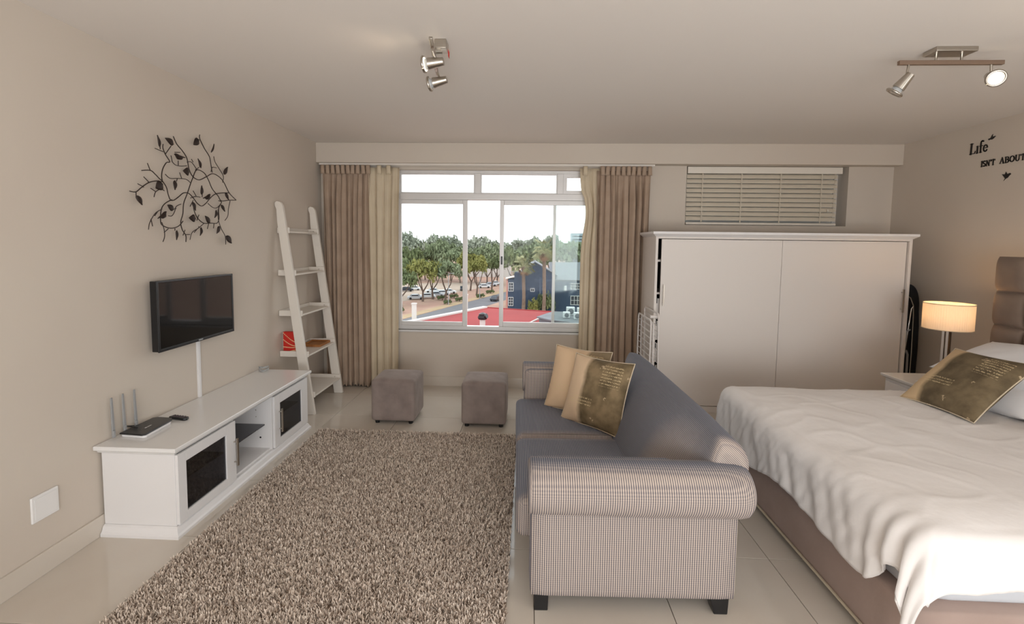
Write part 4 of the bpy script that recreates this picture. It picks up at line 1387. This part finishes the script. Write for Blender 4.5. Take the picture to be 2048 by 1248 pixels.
GL = {
    'L': (.72, [([(.16, 0), (.20, 1)], .17), ([(.02, .985), (.40, .985)], .05), ([(.0, .03), (.62, .03)], .06), ([(.62, .03), (.70, .24)], .06)]),
    'i': (.30, [([(.15, 0), (.15, .66)], .14), ([(.02, .64), (.18, .64)], .05), ([(.02, .02), (.28, .02)], .05)]),
    'f': (.40, [([(.18, 0), (.18, .85)], .13), (arc(.34, .88, .16, .20, 180, 40), .10), ([(.02, .62), (.40, .62)], .06), ([(.04, .02), (.34, .02)], .05)]),
    'e': (.55, [(arc(.28, .33, .22, .30, 10, 330), .10), ([(.08, .36), (.50, .36)], .06)]),
    'I': (.42, [([(.21, 0), (.21, 1)], .17), ([(.0, .97), (.42, .97)], .07), ([(.0, .03), (.42, .03)], .07)]),
    'S': (.66, [(arc(.33, .74, .25, .22, 30, 250, 10) + arc(.33, .27, .26, .23, 80, -150, 12), .14)]),
    'N': (.92, [([(.16, 0), (.16, 1)], .09), ([(.16, .97), (.76, .03)], .17), ([(.76, 0), (.76, 1)], .09), ([(.0, .97), (.28, .97)], .06), ([(.62, .97), (.92, .97)], .06), ([(.02, .03), (.30, .03)], .06)]),
    "'": (.24, [([(.12, .72), (.14, 1)], .13)]),
    'T': (.80, [([(.40, 0), (.40, 1)], .17), ([(.02, .96), (.78, .96)], .08), ([(.04, .96), (.04, .74)], .06), ([(.76, .96), (.76, .74)], .06), ([(.22, .03), (.58, .03)], .06)]),
    'A': (.92, [([(.12, 0), (.46, 1)], .08), ([(.46, 1), (.78, 0)], .17), ([(.24, .34), (.66, .34)], .06), ([(.0, .03), (.28, .03)], .06), ([(.60, .03), (.94, .03)], .06)]),
    'B': (.78, [([(.17, 0), (.17, 1)], .16), ([(.0, .97), (.40, .97)], .06), ([(.17, .53), (.44, .53)], .06), ([(.0, .03), (.44, .03)], .06), (arc(.40, .75, .24, .22, 90, -90), .12), (arc(.42, .28, .28, .25, 90, -90), .13)]),
    'O': (.92, [(arc(.46, .5, .37, .46, 0, 360, 24), .14)]),
    'U': (.88, [([(.16, 1), (.16, .36)], .16), (arc(.43, .36, .27, .33, 180, 360), .12), ([(.70, .36), (.70, 1)], .09), ([(.0, .97), (.32, .97)], .06), ([(.56, .97), (.86, .97)], .06)]),
}


def word(text, y0, y1, z0, sc, label):
    t = thing('wall_lettering', label, 'lettering', (XR, (y0 + y1) / 2, z0), 'black lettering on the bedside wall')
    tot = sum(GL[c][0] + .06 for c in text)
    k = abs(y1 - y0) / (tot * sc)
    x = 0
    for c in text:
        m = MB()
        for pts, w_ in GL[c][1]:
            stroke(m, [((x + p[0]) * k, p[1]) for p in pts], w_, y0, z0, sc)
        m.build('letter', M['letter'], t)
        x += GL[c][0] + .06


word('Life', 4.262, 4.098, 2.398, .088, 'black wall lettering reading Life in the top line')
word("ISN'T", 4.150, 4.030, 2.276, .047, "black wall lettering reading ISN'T in the second line")
word('ABOUT', 3.995, 3.795, 2.276, .047, 'black wall lettering reading ABOUT in the second line')
BIRD = [(-1, .0), (-.35, .12), (-.05, .75), (.25, 1.0), (.15, .45), (.45, .35), (.85, .42), (1, .30), (.75, .10), (.5, -.15), (.1, -.35), (-.4, -.25), (-.75, -.35)]
BIRD2 = [(-.55, -1.0), (-.25, -.45), (-.75, .25), (-1.0, .55), (-.35, .45), (-.15, 1.0), (.15, .45), (.75, .60), (1.0, .35), (.55, -.05), (.30, -.40), (-.10, -.55)]
for (y, z, s_, fl, lb) in ((4.075, 2.497, .032, 1, 'small black bird decal beside the word Life'), (3.930, 2.170, .036, -1, 'small black bird decal below the word ABOUT')):
    tag(MB().prism([(XR - .003, y - s_ * p[0], z + s_ * p[1]) for p in (BIRD if fl > 0 else BIRD2)], (.003, 0, 0)).build('bird_decal', M['letter'], org=(XR, y, z)), lb, 'decal', 'black bird decals on the bedside wall')

# ------------------------------------------------------------------ the street outside, four floors down
ZG = -13.4
M['paving'] = mat('pink_brick_paving', srgb(150, 114, 100), .9, var=(srgb(164, 136, 116), .16, 4))
M['asphalt'] = mat('asphalt', srgb(96, 96, 100), .9, var=(srgb(104, 103, 105), .3, 3))
M['verge'] = mat('sandy_verge', srgb(168, 142, 114), .95, var=(srgb(150, 132, 100), .4, 4))
M['lot'] = mat('parking_surface', srgb(158, 142, 128), .95, var=(srgb(168, 150, 134), .3, 3))
struct(MB().box(-260, 260, 8, 700, ZG - .5, ZG).build('ground', M['paving'], org=(0, 100, ZG)), 'pink paved ground around the parking lot outside', 'ground')
struct(MB().prism([(-33.5, 60, ZG), (-24.2, 90, ZG), (-8.4, 140, ZG), (14, 215, ZG), (20, 215, ZG), (-1.0, 140, ZG), (-16.5, 90, ZG), (-25.5, 60, ZG)], (0, 0, .02)).build('road', M['asphalt'], org=(-12, 120, ZG)), 'grey asphalt road running past the parking lot', 'road')
struct(MB().prism([(-36.5, 60, ZG), (-27.0, 90, ZG), (-11.2, 140, ZG), (11, 215, ZG), (13.8, 215, ZG), (-8.6, 140, ZG), (-24.4, 90, ZG), (-33.7, 60, ZG)], (0, 0, .06)).build('verge', M['verge'], org=(-15, 120, ZG)), 'sandy verge between the road and the parking lot', 'verge')
struct(MB().prism([(-75, 106, ZG), (-34, 112, ZG), (-22, 140, ZG), (-10, 172, ZG), (-18, 178, ZG), (-75, 160, ZG)], (0, 0, .03)).build('parking_lot', M['lot'], org=(-40, 135, ZG)), 'pale parking lot under the trees', 'parking lot')

# --- red roofed neighbour
M['red_roof'] = mat('red_painted_roof', srgb(132, 24, 24), .8, var=(srgb(140, 32, 30), .5, 3))
M['render'] = mat('white_render', srgb(196, 190, 184), .8)
M['grey_roof'] = mat('grey_roof', srgb(112, 114, 118), .8, var=(srgb(98, 100, 104), 1.5, 3))
M['dark_glass'] = mat('dark_window_glass', srgb(48, 56, 66), .1, spec=.6)
rd = thing('red_roof_building', 'building with flat red roof and white parapet across the alley', 'building', (0, 28, ZG))
RP = [(-12.2, 20), (-3.3, 36.2), (12, 31.3), (12, 20)]
MB().prism([(x, y, ZG) for x, y in RP], (0, 0, -3.55 - ZG)).build('walls', M['render'], rd)
MB().prism([(x, y, -3.55) for x, y in RP], (0, 0, .15)).build('roof', M['red_roof'], rd)


def bar2(m, a, b, w_, z0, z1):
    a, b = Vector((a[0], a[1], z0)), Vector((b[0], b[1], z0))
    n = Vector((-(b - a).y, (b - a).x, 0)).normalized() * w_ / 2
    return m.prism([a + n, b + n, b - n, a - n], (0, 0, z1 - z0))


bar2(MB(), RP[0], RP[1], .42, -3.6, -3.30).build('parapet', M['render'], rd)
bar2(MB(), RP[1], RP[2], .16, -3.6, -3.36).build('parapet', M['red_roof'], rd)
bar2(MB(), (-.75, 26.6), (.85, 31.4), .10, -3.4, -3.33).build('ridge_cap', M['render'], rd)
for x, y, hgt in ((-7.45, 30.3, .95), (-4.75, 35.6, 1.0)):
    c = MB().box(x - .13, x + .13, y - .13, y + .13, -3.6, -3.4 + hgt).box(x - .16, x + .16, y - .16, y + .16, -3.4 + hgt, -3.33 + hgt).build('chimney', M['render'], rd)
vt = thing('roof_vent', 'black cowled roof vent on white pipe on the red roof', 'vent', (-2.72, 28.0, -3.4))
MB().cyl((-2.72, 28.0, -3.4), (-2.72, 28.0, -2.98), .17, n=16).build('pipe', M['render'], vt, smooth=40)
MB().lathe([(.05, -3.0), (.26, -2.98), (.30, -2.86), (.22, -2.70), (.24, -2.66), (.08, -2.58), (.001, -2.57)], (-2.72, 28.0, 0), 16).build('cowl', M['black'], vt, smooth=60)
MB().cyl((-2.75, 27.95, -2.86), (-2.45, 27.8, -2.74), .10, .15, n=12).build('spout', M['black'], vt, smooth=40)
gp = thing('plant_deck', 'raised grey roof deck above the red roof', 'roof deck', (3, 29, -3.4))
MB().prism([(.7, 28.6, -3.4), (1.7, 30.9, -3.4), (8, 30.2, -3.4), (8, 26.6, -3.4), (3.1, 26.6, -3.4), (1.4, 27.7, -3.4)], (0, 0, .46)).build('slab', M['grey_roof'], gp)
MB().prism([(.55, 28.6, -2.94), (1.65, 31.05, -2.94), (8, 30.35, -2.94), (8, 26.4, -2.94), (3.0, 26.4, -2.94), (1.3, 27.55, -2.94)], (0, 0, .08)).build('coping', M['grey_roof'], gp)
M['ac'] = mat('ac_white', srgb(192, 194, 194), .5)
for k, (x, y, w_, d_2, h_) in enumerate(((2.35, 28.4, .42, .35, .36), (2.95, 28.0, .40, .35, .40), (2.7, 29.6, .52, .4, .50), (3.35, 29.5, .5, .4, .48), (3.55, 27.6, .42, .35, .34), (4.3, 28.5, .5, .4, .45))):
    nm = ('squat white air conditioner at the left front of the roof deck', 'white air conditioner second along the front of the roof deck', 'tall white air conditioner at the back left of the roof deck', 'white air conditioner at the back middle of the roof deck', 'white air conditioner at the right front of the roof deck', 'white air conditioner at the far right of the roof deck')[k]
    a = thing('air_conditioner', nm, 'air conditioner', (x, y, -2.86), 'rooftop air conditioners')
    MB().box(x - w_ / 2, x + w_ / 2, y - d_2 / 2, y + d_2 / 2, -2.86, -2.86 + h_).build('casing', M['ac'], a, bevel=.03)
    MB().cyl((x, y - d_2 / 2, -2.86 + h_ / 2), (x, y - d_2 / 2 - .02, -2.86 + h_ / 2), h_ * .36, n=18).build('fan_grille', M['grey_roof'], a, smooth=40)

# --- blue house
M['blue'] = mat('blue_render', srgb(48, 62, 82), .85, var=(srgb(54, 68, 88), .3, 3))
M['blue2'] = mat('blue_trim', srgb(72, 86, 106), .85)
M['pink'] = mat('pink_render', srgb(176, 128, 116), .85)
M['slate'] = mat('grey_roof_sheet', srgb(110, 112, 116), .7, var=(srgb(98, 100, 106), .7, 3))
hs = thing('blue_house', 'dark blue gabled house behind the palm trees', 'house', (3, 105, ZG))
gb = [(-2.2, ZG), (-2.2, -5.2), (-1.4, -4.7), (1.4, -2.5), (5.8, -5.1), (5.8, ZG)]
MB().prism([(x, 101, z) for x, z in gb], (0, 13, 0)).build('gable_block', M['blue'], hs)
for (a, b) in (((-1.75, -4.85), (1.4, -2.4)), ((1.4, -2.4), (6.2, -5.25))):
    A, B = Vector((a[0], 100.8, a[1])), Vector((b[0], 100.8, b[1]))
    n = Vector((-(B - A).z, 0, (B - A).x)).normalized() * .16
    MB().prism([A, B, B + n, A + n], (0, 13.4, 0)).build('roof', M['slate'], hs)
MB().box(-3.0, -1.1, 100.4, 103, ZG, -4.7).build('tower_block', M['blue'], hs)
MB().box(-3.1, -1.0, 100.3, 103.1, -4.75, -4.45).build('coping', M['blue2'], hs)
MB().box(-4.35, -3.0, 100.6, 104, ZG, -6.0).build('bay', M['blue'], hs)
MB().box(-4.75, -4.35, 100.6, 104.5, ZG, -6.3).build('pink_wall', M['pink'], hs, label='pink side wall')
MB().prism([(-4.9, 100.3, -6.05), (-2.9, 100.3, -5.55), (-2.9, 104.2, -5.55), (-4.9, 104.2, -6.05)], (0, 0, .14)).build('bay_roof', M['render'], hs)
MB().box(5.8, 17, 101.6, 112, ZG, -6.1).build('side_wing', M['blue'], hs)
MB().prism([(4.6, 101.2, -6.2), (17.4, 101.2, -6.2), (17.4, 106.5, -2.6), (4.6, 106.5, -2.6)], (0, 0, .16)).build('roof', M['slate'], hs)
MB().box(2.4, 2.75, 100.75, 101, ZG, -5.6).build('downpipe', M['blue2'], hs)
MB().box(1.4, 5.6, 100.7, 101, -6.4, -6.05).build('string_course', M['blue2'], hs)


def house_window(x0, x1, z0, z1, y, nx=2, nz=3):
    fr = MB()
    t_ = .11
    fr.box(x0 - t_, x0, y - .12, y, z0 - t_, z1 + t_).box(x1, x1 + t_, y - .12, y, z0 - t_, z1 + t_).box(x0, x1, y - .12, y, z1, z1 + t_).box(x0, x1, y - .12, y, z0 - t_, z0)
    for i in range(1, nx):
        x = x0 + (x1 - x0) * i / nx
        fr.box(x - .04, x + .04, y - .11, y - .02, z0, z1)
    for i in range(1, nz):
        z = z0 + (z1 - z0) * i / nz
        fr.box(x0, x1, y - .105, y - .025, z - .04, z + .04)
    w_ = fr.build('window', M['ac'], hs)
    MB().box(x0, x1, y - .05, y - .02, z0, z1).build('pane', M['dark_glass'], w_)


house_window(-4.15, -3.25, -8.55, -6.85, 100.6)
house_window(-4.15, -3.25, -11.7, -10.0, 100.6)
house_window(9.3, 11.4, -8.0, -6.9, 101.6, 3, 2)
house_window(9.3, 11.4, -11.4, -9.6, 101.6, 3, 2)
house_window(.6, 1.3, -8.6, -8.05, 101, 2, 1)
MB().box(7.8, 8.3, 101.2, 101.6, -8.4, -7.4).build('wall_unit', M['ac'], hs)
MB().box(-2.9, -1.5, 99.4, 100.3, ZG, -12.5).build('porch_wall', M['render'], hs)

# --- palms
M['palm_trunk'] = mat('palm_trunk', srgb(124, 106, 92), .9, var=(srgb(102, 84, 70), 2, 3))
M['frond'] = mat('palm_frond', srgb(120, 124, 82), .8, var=(srgb(150, 148, 108), 1.5, 3))
M['dead_frond'] = mat('dead_palm_frond', srgb(140, 108, 80), .9)


def palm(label, x, y, zc, r, seed):
    t = thing('palm_tree', label, 'palm tree', (x, y, ZG), 'palm trees in front of the blue house')
    rn = random.Random(seed)
    MB().tube([(x, y, ZG), (x + .1, y, ZG + 4), (x - .05, y, zc - 2), (x, y, zc)], [.42, .36, .36, .5], 10).build('trunk', M['palm_trunk'], t, smooth=60)
    for k in range(46):
        a = rn.uniform(0, 2 * pi)
        el = rn.uniform(-.55, 1.15) if k < 32 else rn.uniform(-1.35, -.7)
        L = r * rn.uniform(.8, 1.05) * (1 if k < 32 else .75)
        d = Vector((cos(a) * cos(el), sin(a) * cos(el), sin(el)))
        tip = Vector((x, y, zc)) + d * L + Vector((0, 0, -.28 * L * max(.2, cos(el))))
        A = Vector((x, y, zc)) + d * .3
        mid = A.lerp(tip, .55) + Vector((0, 0, .14 * L))
        sd = d.cross(Vector((0, 0, 1))).normalized()
        m = MB()
        m.tube([A, mid], [.05, .03], 5)
        nl = 13
        for i in range(nl):
            b = -1.25 + 2.5 * i / (nl - 1)
            e = mid + (tip - mid).normalized() * (L * .45 * cos(b)) + sd * (L * .42 * sin(b)) + Vector((0, 0, -.12 * L * abs(sin(b))))
            w_ = (sd * cos(b) * .13 + Vector((0, 0, .10)))
            m.add([mid - w_, mid + w_, e], [(0, 1, 2)])
        m.build('frond', M['frond'] if k < 32 else M['dead_frond'], t)
    return t


palm('shorter palm tree standing left of the blue gable', -.95, 97.5, -3.2, 2.9, 4)
palm('taller palm tree rising above the blue house roof', 3.25, 96.5, .2, 3.3, 9)

# --- broadleaf trees
GRN = []
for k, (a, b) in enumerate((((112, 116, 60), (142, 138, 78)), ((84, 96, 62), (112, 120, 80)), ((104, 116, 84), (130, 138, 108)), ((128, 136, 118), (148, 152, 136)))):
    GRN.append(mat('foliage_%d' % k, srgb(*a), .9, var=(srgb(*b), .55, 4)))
M['bark'] = mat('bark', srgb(104, 88, 78), .95)


def crown_mesh(seed, flat, clumps=30, per=42, leaf=.085):
    """unit crown: radius 1 in x and y, height 'flat'"""
    rn = random.Random(seed)
    v, f = [], []
    for c in range(clumps):
        a = rn.uniform(0, 2 * pi)
        rr = sqrt(rn.random()) * .82
        zc = flat * (.25 + .75 * sqrt(max(0, 1 - rr * rr)) * rn.uniform(.45, 1.0))
        cc = Vector((rr * cos(a), rr * sin(a), zc))
        cr_ = rn.uniform(.16, .30)
        for k in range(per):
            d = Vector((rn.gauss(0, 1), rn.gauss(0, 1), rn.gauss(0, .75))).normalized() * cr_ * rn.random() ** .4
            p = cc + Vector((d.x, d.y, d.z * .7))
            n = Vector((rn.gauss(0, 1), rn.gauss(0, 1), rn.gauss(.6, 1))).normalized()
            u = n.orthogonal().normalized() * leaf * rn.uniform(.5, 1.1)
            w_ = n.cross(u.normalized()) * leaf * rn.uniform(.4, .9)
            i = len(v)
            v += [tuple(p - u), tuple(p + w_), tuple(p + u), tuple(p - w_)]
            f.append((i, i + 1, i + 2, i + 3))
    me = bpy.data.meshes.new('crown')
    me.from_pydata(v, [], f)
    return me


CM = {}
for mi in range(4):
    for s_ in range(3):
        me = crown_mesh(50 + s_ * 7 + mi, (.62, .75, .95)[s_])
        me.materials.append(GRN[mi])
        CM[(mi, s_)] = me


def tree(label, x, y, height, radius, mi, s_, group, seed, trunk_h=.45, fork=3):
    t = thing('tree', label, 'tree', (x, y, ZG), group)
    rn = random.Random(seed)
    base = Vector((x, y, ZG))
    top = base + Vector((0, 0, height * trunk_h))
    m = MB()
    fk = base + Vector((rn.uniform(-.3, .3), 0, height * trunk_h * .5))
    m.tube([base, fk], [.30, .24], 7)
    for k in range(fork):
        a = 2 * pi * k / fork + rn.uniform(-.5, .5)
        e = top + Vector((cos(a) * radius * .45, sin(a) * radius * .45, height * .18))
        m.tube([fk, fk.lerp(e, .5) + Vector((cos(a) * .2, 0, -.2)), e], [.20, .15, .07], 6)
    m.build('trunk', M['bark'], t, smooth=60)
    c = bpy.data.objects.new('crown', CM[(mi, s_)])
    COL.objects.link(c)
    c.parent = t
    c.location = (0, 0, height * trunk_h * .92)
    c.rotation_euler = (0, 0, rn.uniform(0, 6.28))
    flat = (.62, .75, .95)[s_]
    c.scale = (radius, radius, height * (1 - trunk_h * .92) / flat * .92)
    c['kind'] = 'stuff'
    return t


FT = [(-29.8, 109, 8.6, 4.4, 1, 0, 'dark green tree at the left window edge beside the road'),
      (-26.8, 118, 10.8, 5.0, 0, 0, 'yellow green umbrella tree with forked trunk left of the parked cars'),
      (-25.2, 123, 10.2, 4.2, 1, 1, 'dark green tree just behind the forked umbrella tree'),
      (-21.4, 120, 10.6, 4.6, 2, 1, 'pale green slender tree in the middle of the left pane'),
      (-18.2, 147, 12.2, 5.2, 0, 0, 'olive tree behind the left window stile'),
      (-14.9, 135, 10.6, 3.9, 0, 1, 'yellow green tree with bare trunks in the open window gap'),
      (-11.4, 146, 11.2, 4.4, 1, 1, 'dark tree beside the white cars near the window latch'),
      (-35, 126, 10.5, 5.2, 1, 0, 'dark tree behind the left curtain edge')]
for k, (x, y, h_, r_2, mi, s_, lb) in enumerate(FT):
    tree(lb, x, y, h_, r_2, mi, s_, 'street trees beside the parking lot', 100 + k)
rn = random.Random(77)
BL = 'tall trees closing the view behind the parking lot'
back = []
for k in range(15):
    back.append((-68 + 5.2 * k + rn.uniform(-1, 1), 176 + rn.uniform(-10, 14), rn.uniform(12.5, 15), rn.uniform(6.0, 7.4), rn.choice((1, 2, 2)), rn.randrange(3)))
for k in range(17):
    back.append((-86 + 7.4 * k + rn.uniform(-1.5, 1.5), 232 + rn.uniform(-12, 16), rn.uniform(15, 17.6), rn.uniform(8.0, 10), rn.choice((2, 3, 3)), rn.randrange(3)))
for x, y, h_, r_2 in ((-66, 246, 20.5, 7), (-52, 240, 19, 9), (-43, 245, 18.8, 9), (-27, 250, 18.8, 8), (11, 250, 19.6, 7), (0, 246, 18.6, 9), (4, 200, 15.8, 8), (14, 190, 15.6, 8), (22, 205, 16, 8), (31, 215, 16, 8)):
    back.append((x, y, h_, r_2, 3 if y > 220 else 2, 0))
for k, a in enumerate(back):
    near = a[1] < 205
    tree('mid distance green tree in the row behind the parking lot' if near else 'far hazy grey green tree on the skyline', *a, BL if near else 'skyline trees', 300 + k, trunk_h=.30)
# garden bushes
def bush(label, x, y, r, h_, mi, s_, grp):
    t = thing('bush', label, 'bush', (x, y, ZG), grp)
    c = bpy.data.objects.new('foliage', CM[(mi, s_)])
    COL.objects.link(c)
    c.parent = t
    c.location = (0, 0, -.25 * h_)
    c.scale = (r, r, h_ * 1.25 / (.62, .75, .95)[s_])
    c['kind'] = 'stuff'
    m = MB().tube([(x, y, ZG), (x, y, ZG + h_ * .4)], [.15, .08], 6)
    m.build('stem', M['bark'], t, smooth=60)


bush('large bush growing against the blue house', 3.5, 99.0, 2.3, 4.6, 1, 2, None)
bush('wide lower bush left of the large bush', 1.2, 98.6, 1.7, 3.0, 0, 1, None)
for k, (x, y, r) in enumerate(((-13.0, 128, 1.3), (-17.5, 119, 1.2), (-19.5, 113, 1.1), (-11.2, 139, 1.4), (-22.5, 122, 1.5), (-20.0, 126, 1.3), (-27.2, 98, 1.1))):
    bush(('low bush on the verge below the yellow green tree in the window gap', 'low bush on the verge beside the left window stile', 'low bush on the verge nearest the slim lamp in the left pane', 'low bush furthest up the road in the window gap', 'low bush at the foot of the pale slender tree', 'low bush just behind the pale slender tree', 'low bush at the bottom left corner of the left pane')[k], x, y, r, 1.1, 1, 1, 'verge bushes')

# --- cars
def car_proto():
    c = thing('car', 'x', 'car', (0, 0, 0), 'cars in the parking lot')
    b = MB()
    pr_ = [(-2.15, .30), (-2.2, .62), (-2.1, .86), (-1.5, .92), (-1.0, 1.38), (.55, 1.42), (1.15, .96), (1.95, .84), (2.18, .62), (2.15, .30)]
    b.prism([(x, -.86, z) for x, z in pr_], (0, 1.72, 0)).build('body', M['car_white'], c, bevel=.09)
    g = MB().prism([(x, -.875, z) for x, z in ((-1.30, .95), (-.95, 1.28), (.48, 1.31), (.98, .97))], (0, 1.75, 0))
    g.build('side_glass', M['dark_glass'], c)
    MB().prism([(.66, -.72, 1.37), (.60, -.72, 1.41), (1.16, -.72, .97), (1.22, -.72, .98)], (0, 1.44, 0)).build('windscreen', M['dark_glass'], c)
    MB().prism([(-1.10, -.72, 1.34), (-1.14, -.72, 1.32), (-1.55, -.72, .95), (-1.50, -.72, .93)], (0, 1.44, 0)).build('rear_glass', M['dark_glass'], c)
    for x in (-1.35, 1.38):
        for y in (-.86, .70):
            MB().cyl((x, y, .32), (x, y + .16, .32), .32, n=16).build('wheel', M['black'], c, smooth=40)
    return c


M['car_white'] = mat('white_car_paint', srgb(214, 218, 220), .25)
M['car_silver'] = mat('silver_car_paint', srgb(182, 188, 194), .25, .3)
M['car_dark'] = mat('dark_car_paint', srgb(52, 56, 64), .25)
CARS = [(-29.5, 121.8, 12, 's', 'silver car parked nearest the left curtain under the umbrella tree'), (-27.0, 125.0, 14, 'w', 'white car parked second in the front row'),
        (-25.6, 129.5, 14, 's', 'silver car parked third in the front row'), (-24.6, 133.6, 14, 'w', 'white car parked fourth in the front row'), (-23.4, 137.5, 14, 'w', 'white car parked last in the front row'),
        (-37.3, 141.4, 200, 'd', 'dark car parked by the left curtain edge'), (-36.0, 145.5, 200, 'w', 'white car parked behind the dark car'), (-28.6, 139, 194, 'w', 'white car parked behind the front row'),
        (-14.8, 156.6, 15, 'w', 'white car parked leftmost in the open window gap'), (-13.2, 163.5, 15, 's', 'silver car parked in the middle of the open window gap'), (-11.8, 169, 15, 'w', 'white car parked furthest back in the window gap'),
        (-8.4, 122.0, 73, 'd', 'dark car driving on the road beside the window latch'), (-20.6, 147, 100, 'd', 'dark car behind the left window stile')]
pc = car_proto()
for k, (x, y, a, cl, lb) in enumerate(CARS):
    c = pc if k == 0 else copy_tree(pc)
    c.location = (x, y, ZG + .03)
    c.rotation_euler = (0, 0, radians(a))
    c['label'] = lb
    if k in (11, 12):
        c['group'] = 'dark cars away from the rows'
    for ch in c.children:
        if ch.name.startswith('body'):
            if k:
                ch.data = ch.data.copy()
            ch.data.materials[0] = M[{'w': 'car_white', 's': 'car_silver', 'd': 'car_dark'}[cl]]

# --- street lamps, far buildings
M['post'] = mat('grey_post', srgb(150, 152, 154), .6)
for x, y, h_, lb in ((-19.2, 112, 7.5, 'slim grey street lamp in the left pane'), (-12.9, 124.5, 7.0, 'slim grey street lamp in the open window gap'), (-4.6, 112, 8.2, 'slim grey street lamp beside the blue house')):
    t = thing('street_lamp', lb, 'street lamp', (x, y, ZG), 'slim street lamps along the road')
    MB().cyl((x, y, ZG), (x, y, ZG + h_), .09, .06, n=10).build('pole', M['post'], t, smooth=50)
    MB().tube([(x, y, ZG + h_), (x + .3, y, ZG + h_ + .15), (x + .9, y, ZG + h_ + .2)], .05, 6).build('arm', M['post'], t, smooth=50)
    MB().box(x + .8, x + 1.4, y - .1, y + .1, ZG + h_ + .12, ZG + h_ + .24).build('lamp_head', M['post'], t, bevel=.03)
sd_ = thing('white_shed', 'long low white building among the far trees', 'building', (-20, 214, ZG))
MB().box(-27, -8, 208, 214, ZG, -2.6).build('walls', M['render'], sd_)
MB().prism([(-27.6, 207.5, -2.6), (-27.6, 211, -1.5), (-27.6, 214.5, -2.6)], (20.4, 0, 0)).build('roof', M['ac'], sd_)
tw = thing('tower_block', 'pale grey blue office tower on the skyline', 'building', (37, 350, ZG))
M['tower'] = mat('tower_render', srgb(146, 160, 170), .7)
MB().box(31.5, 45, 350, 362, ZG, 9.8).build('walls', M['tower'], tw)
for k in range(9):
    z = 8.0 - k * 2.3
    MB().box(32.3, 44.2, 349.85, 350, z - 1.0, z).build('window_band', M['dark_glass'], tw)
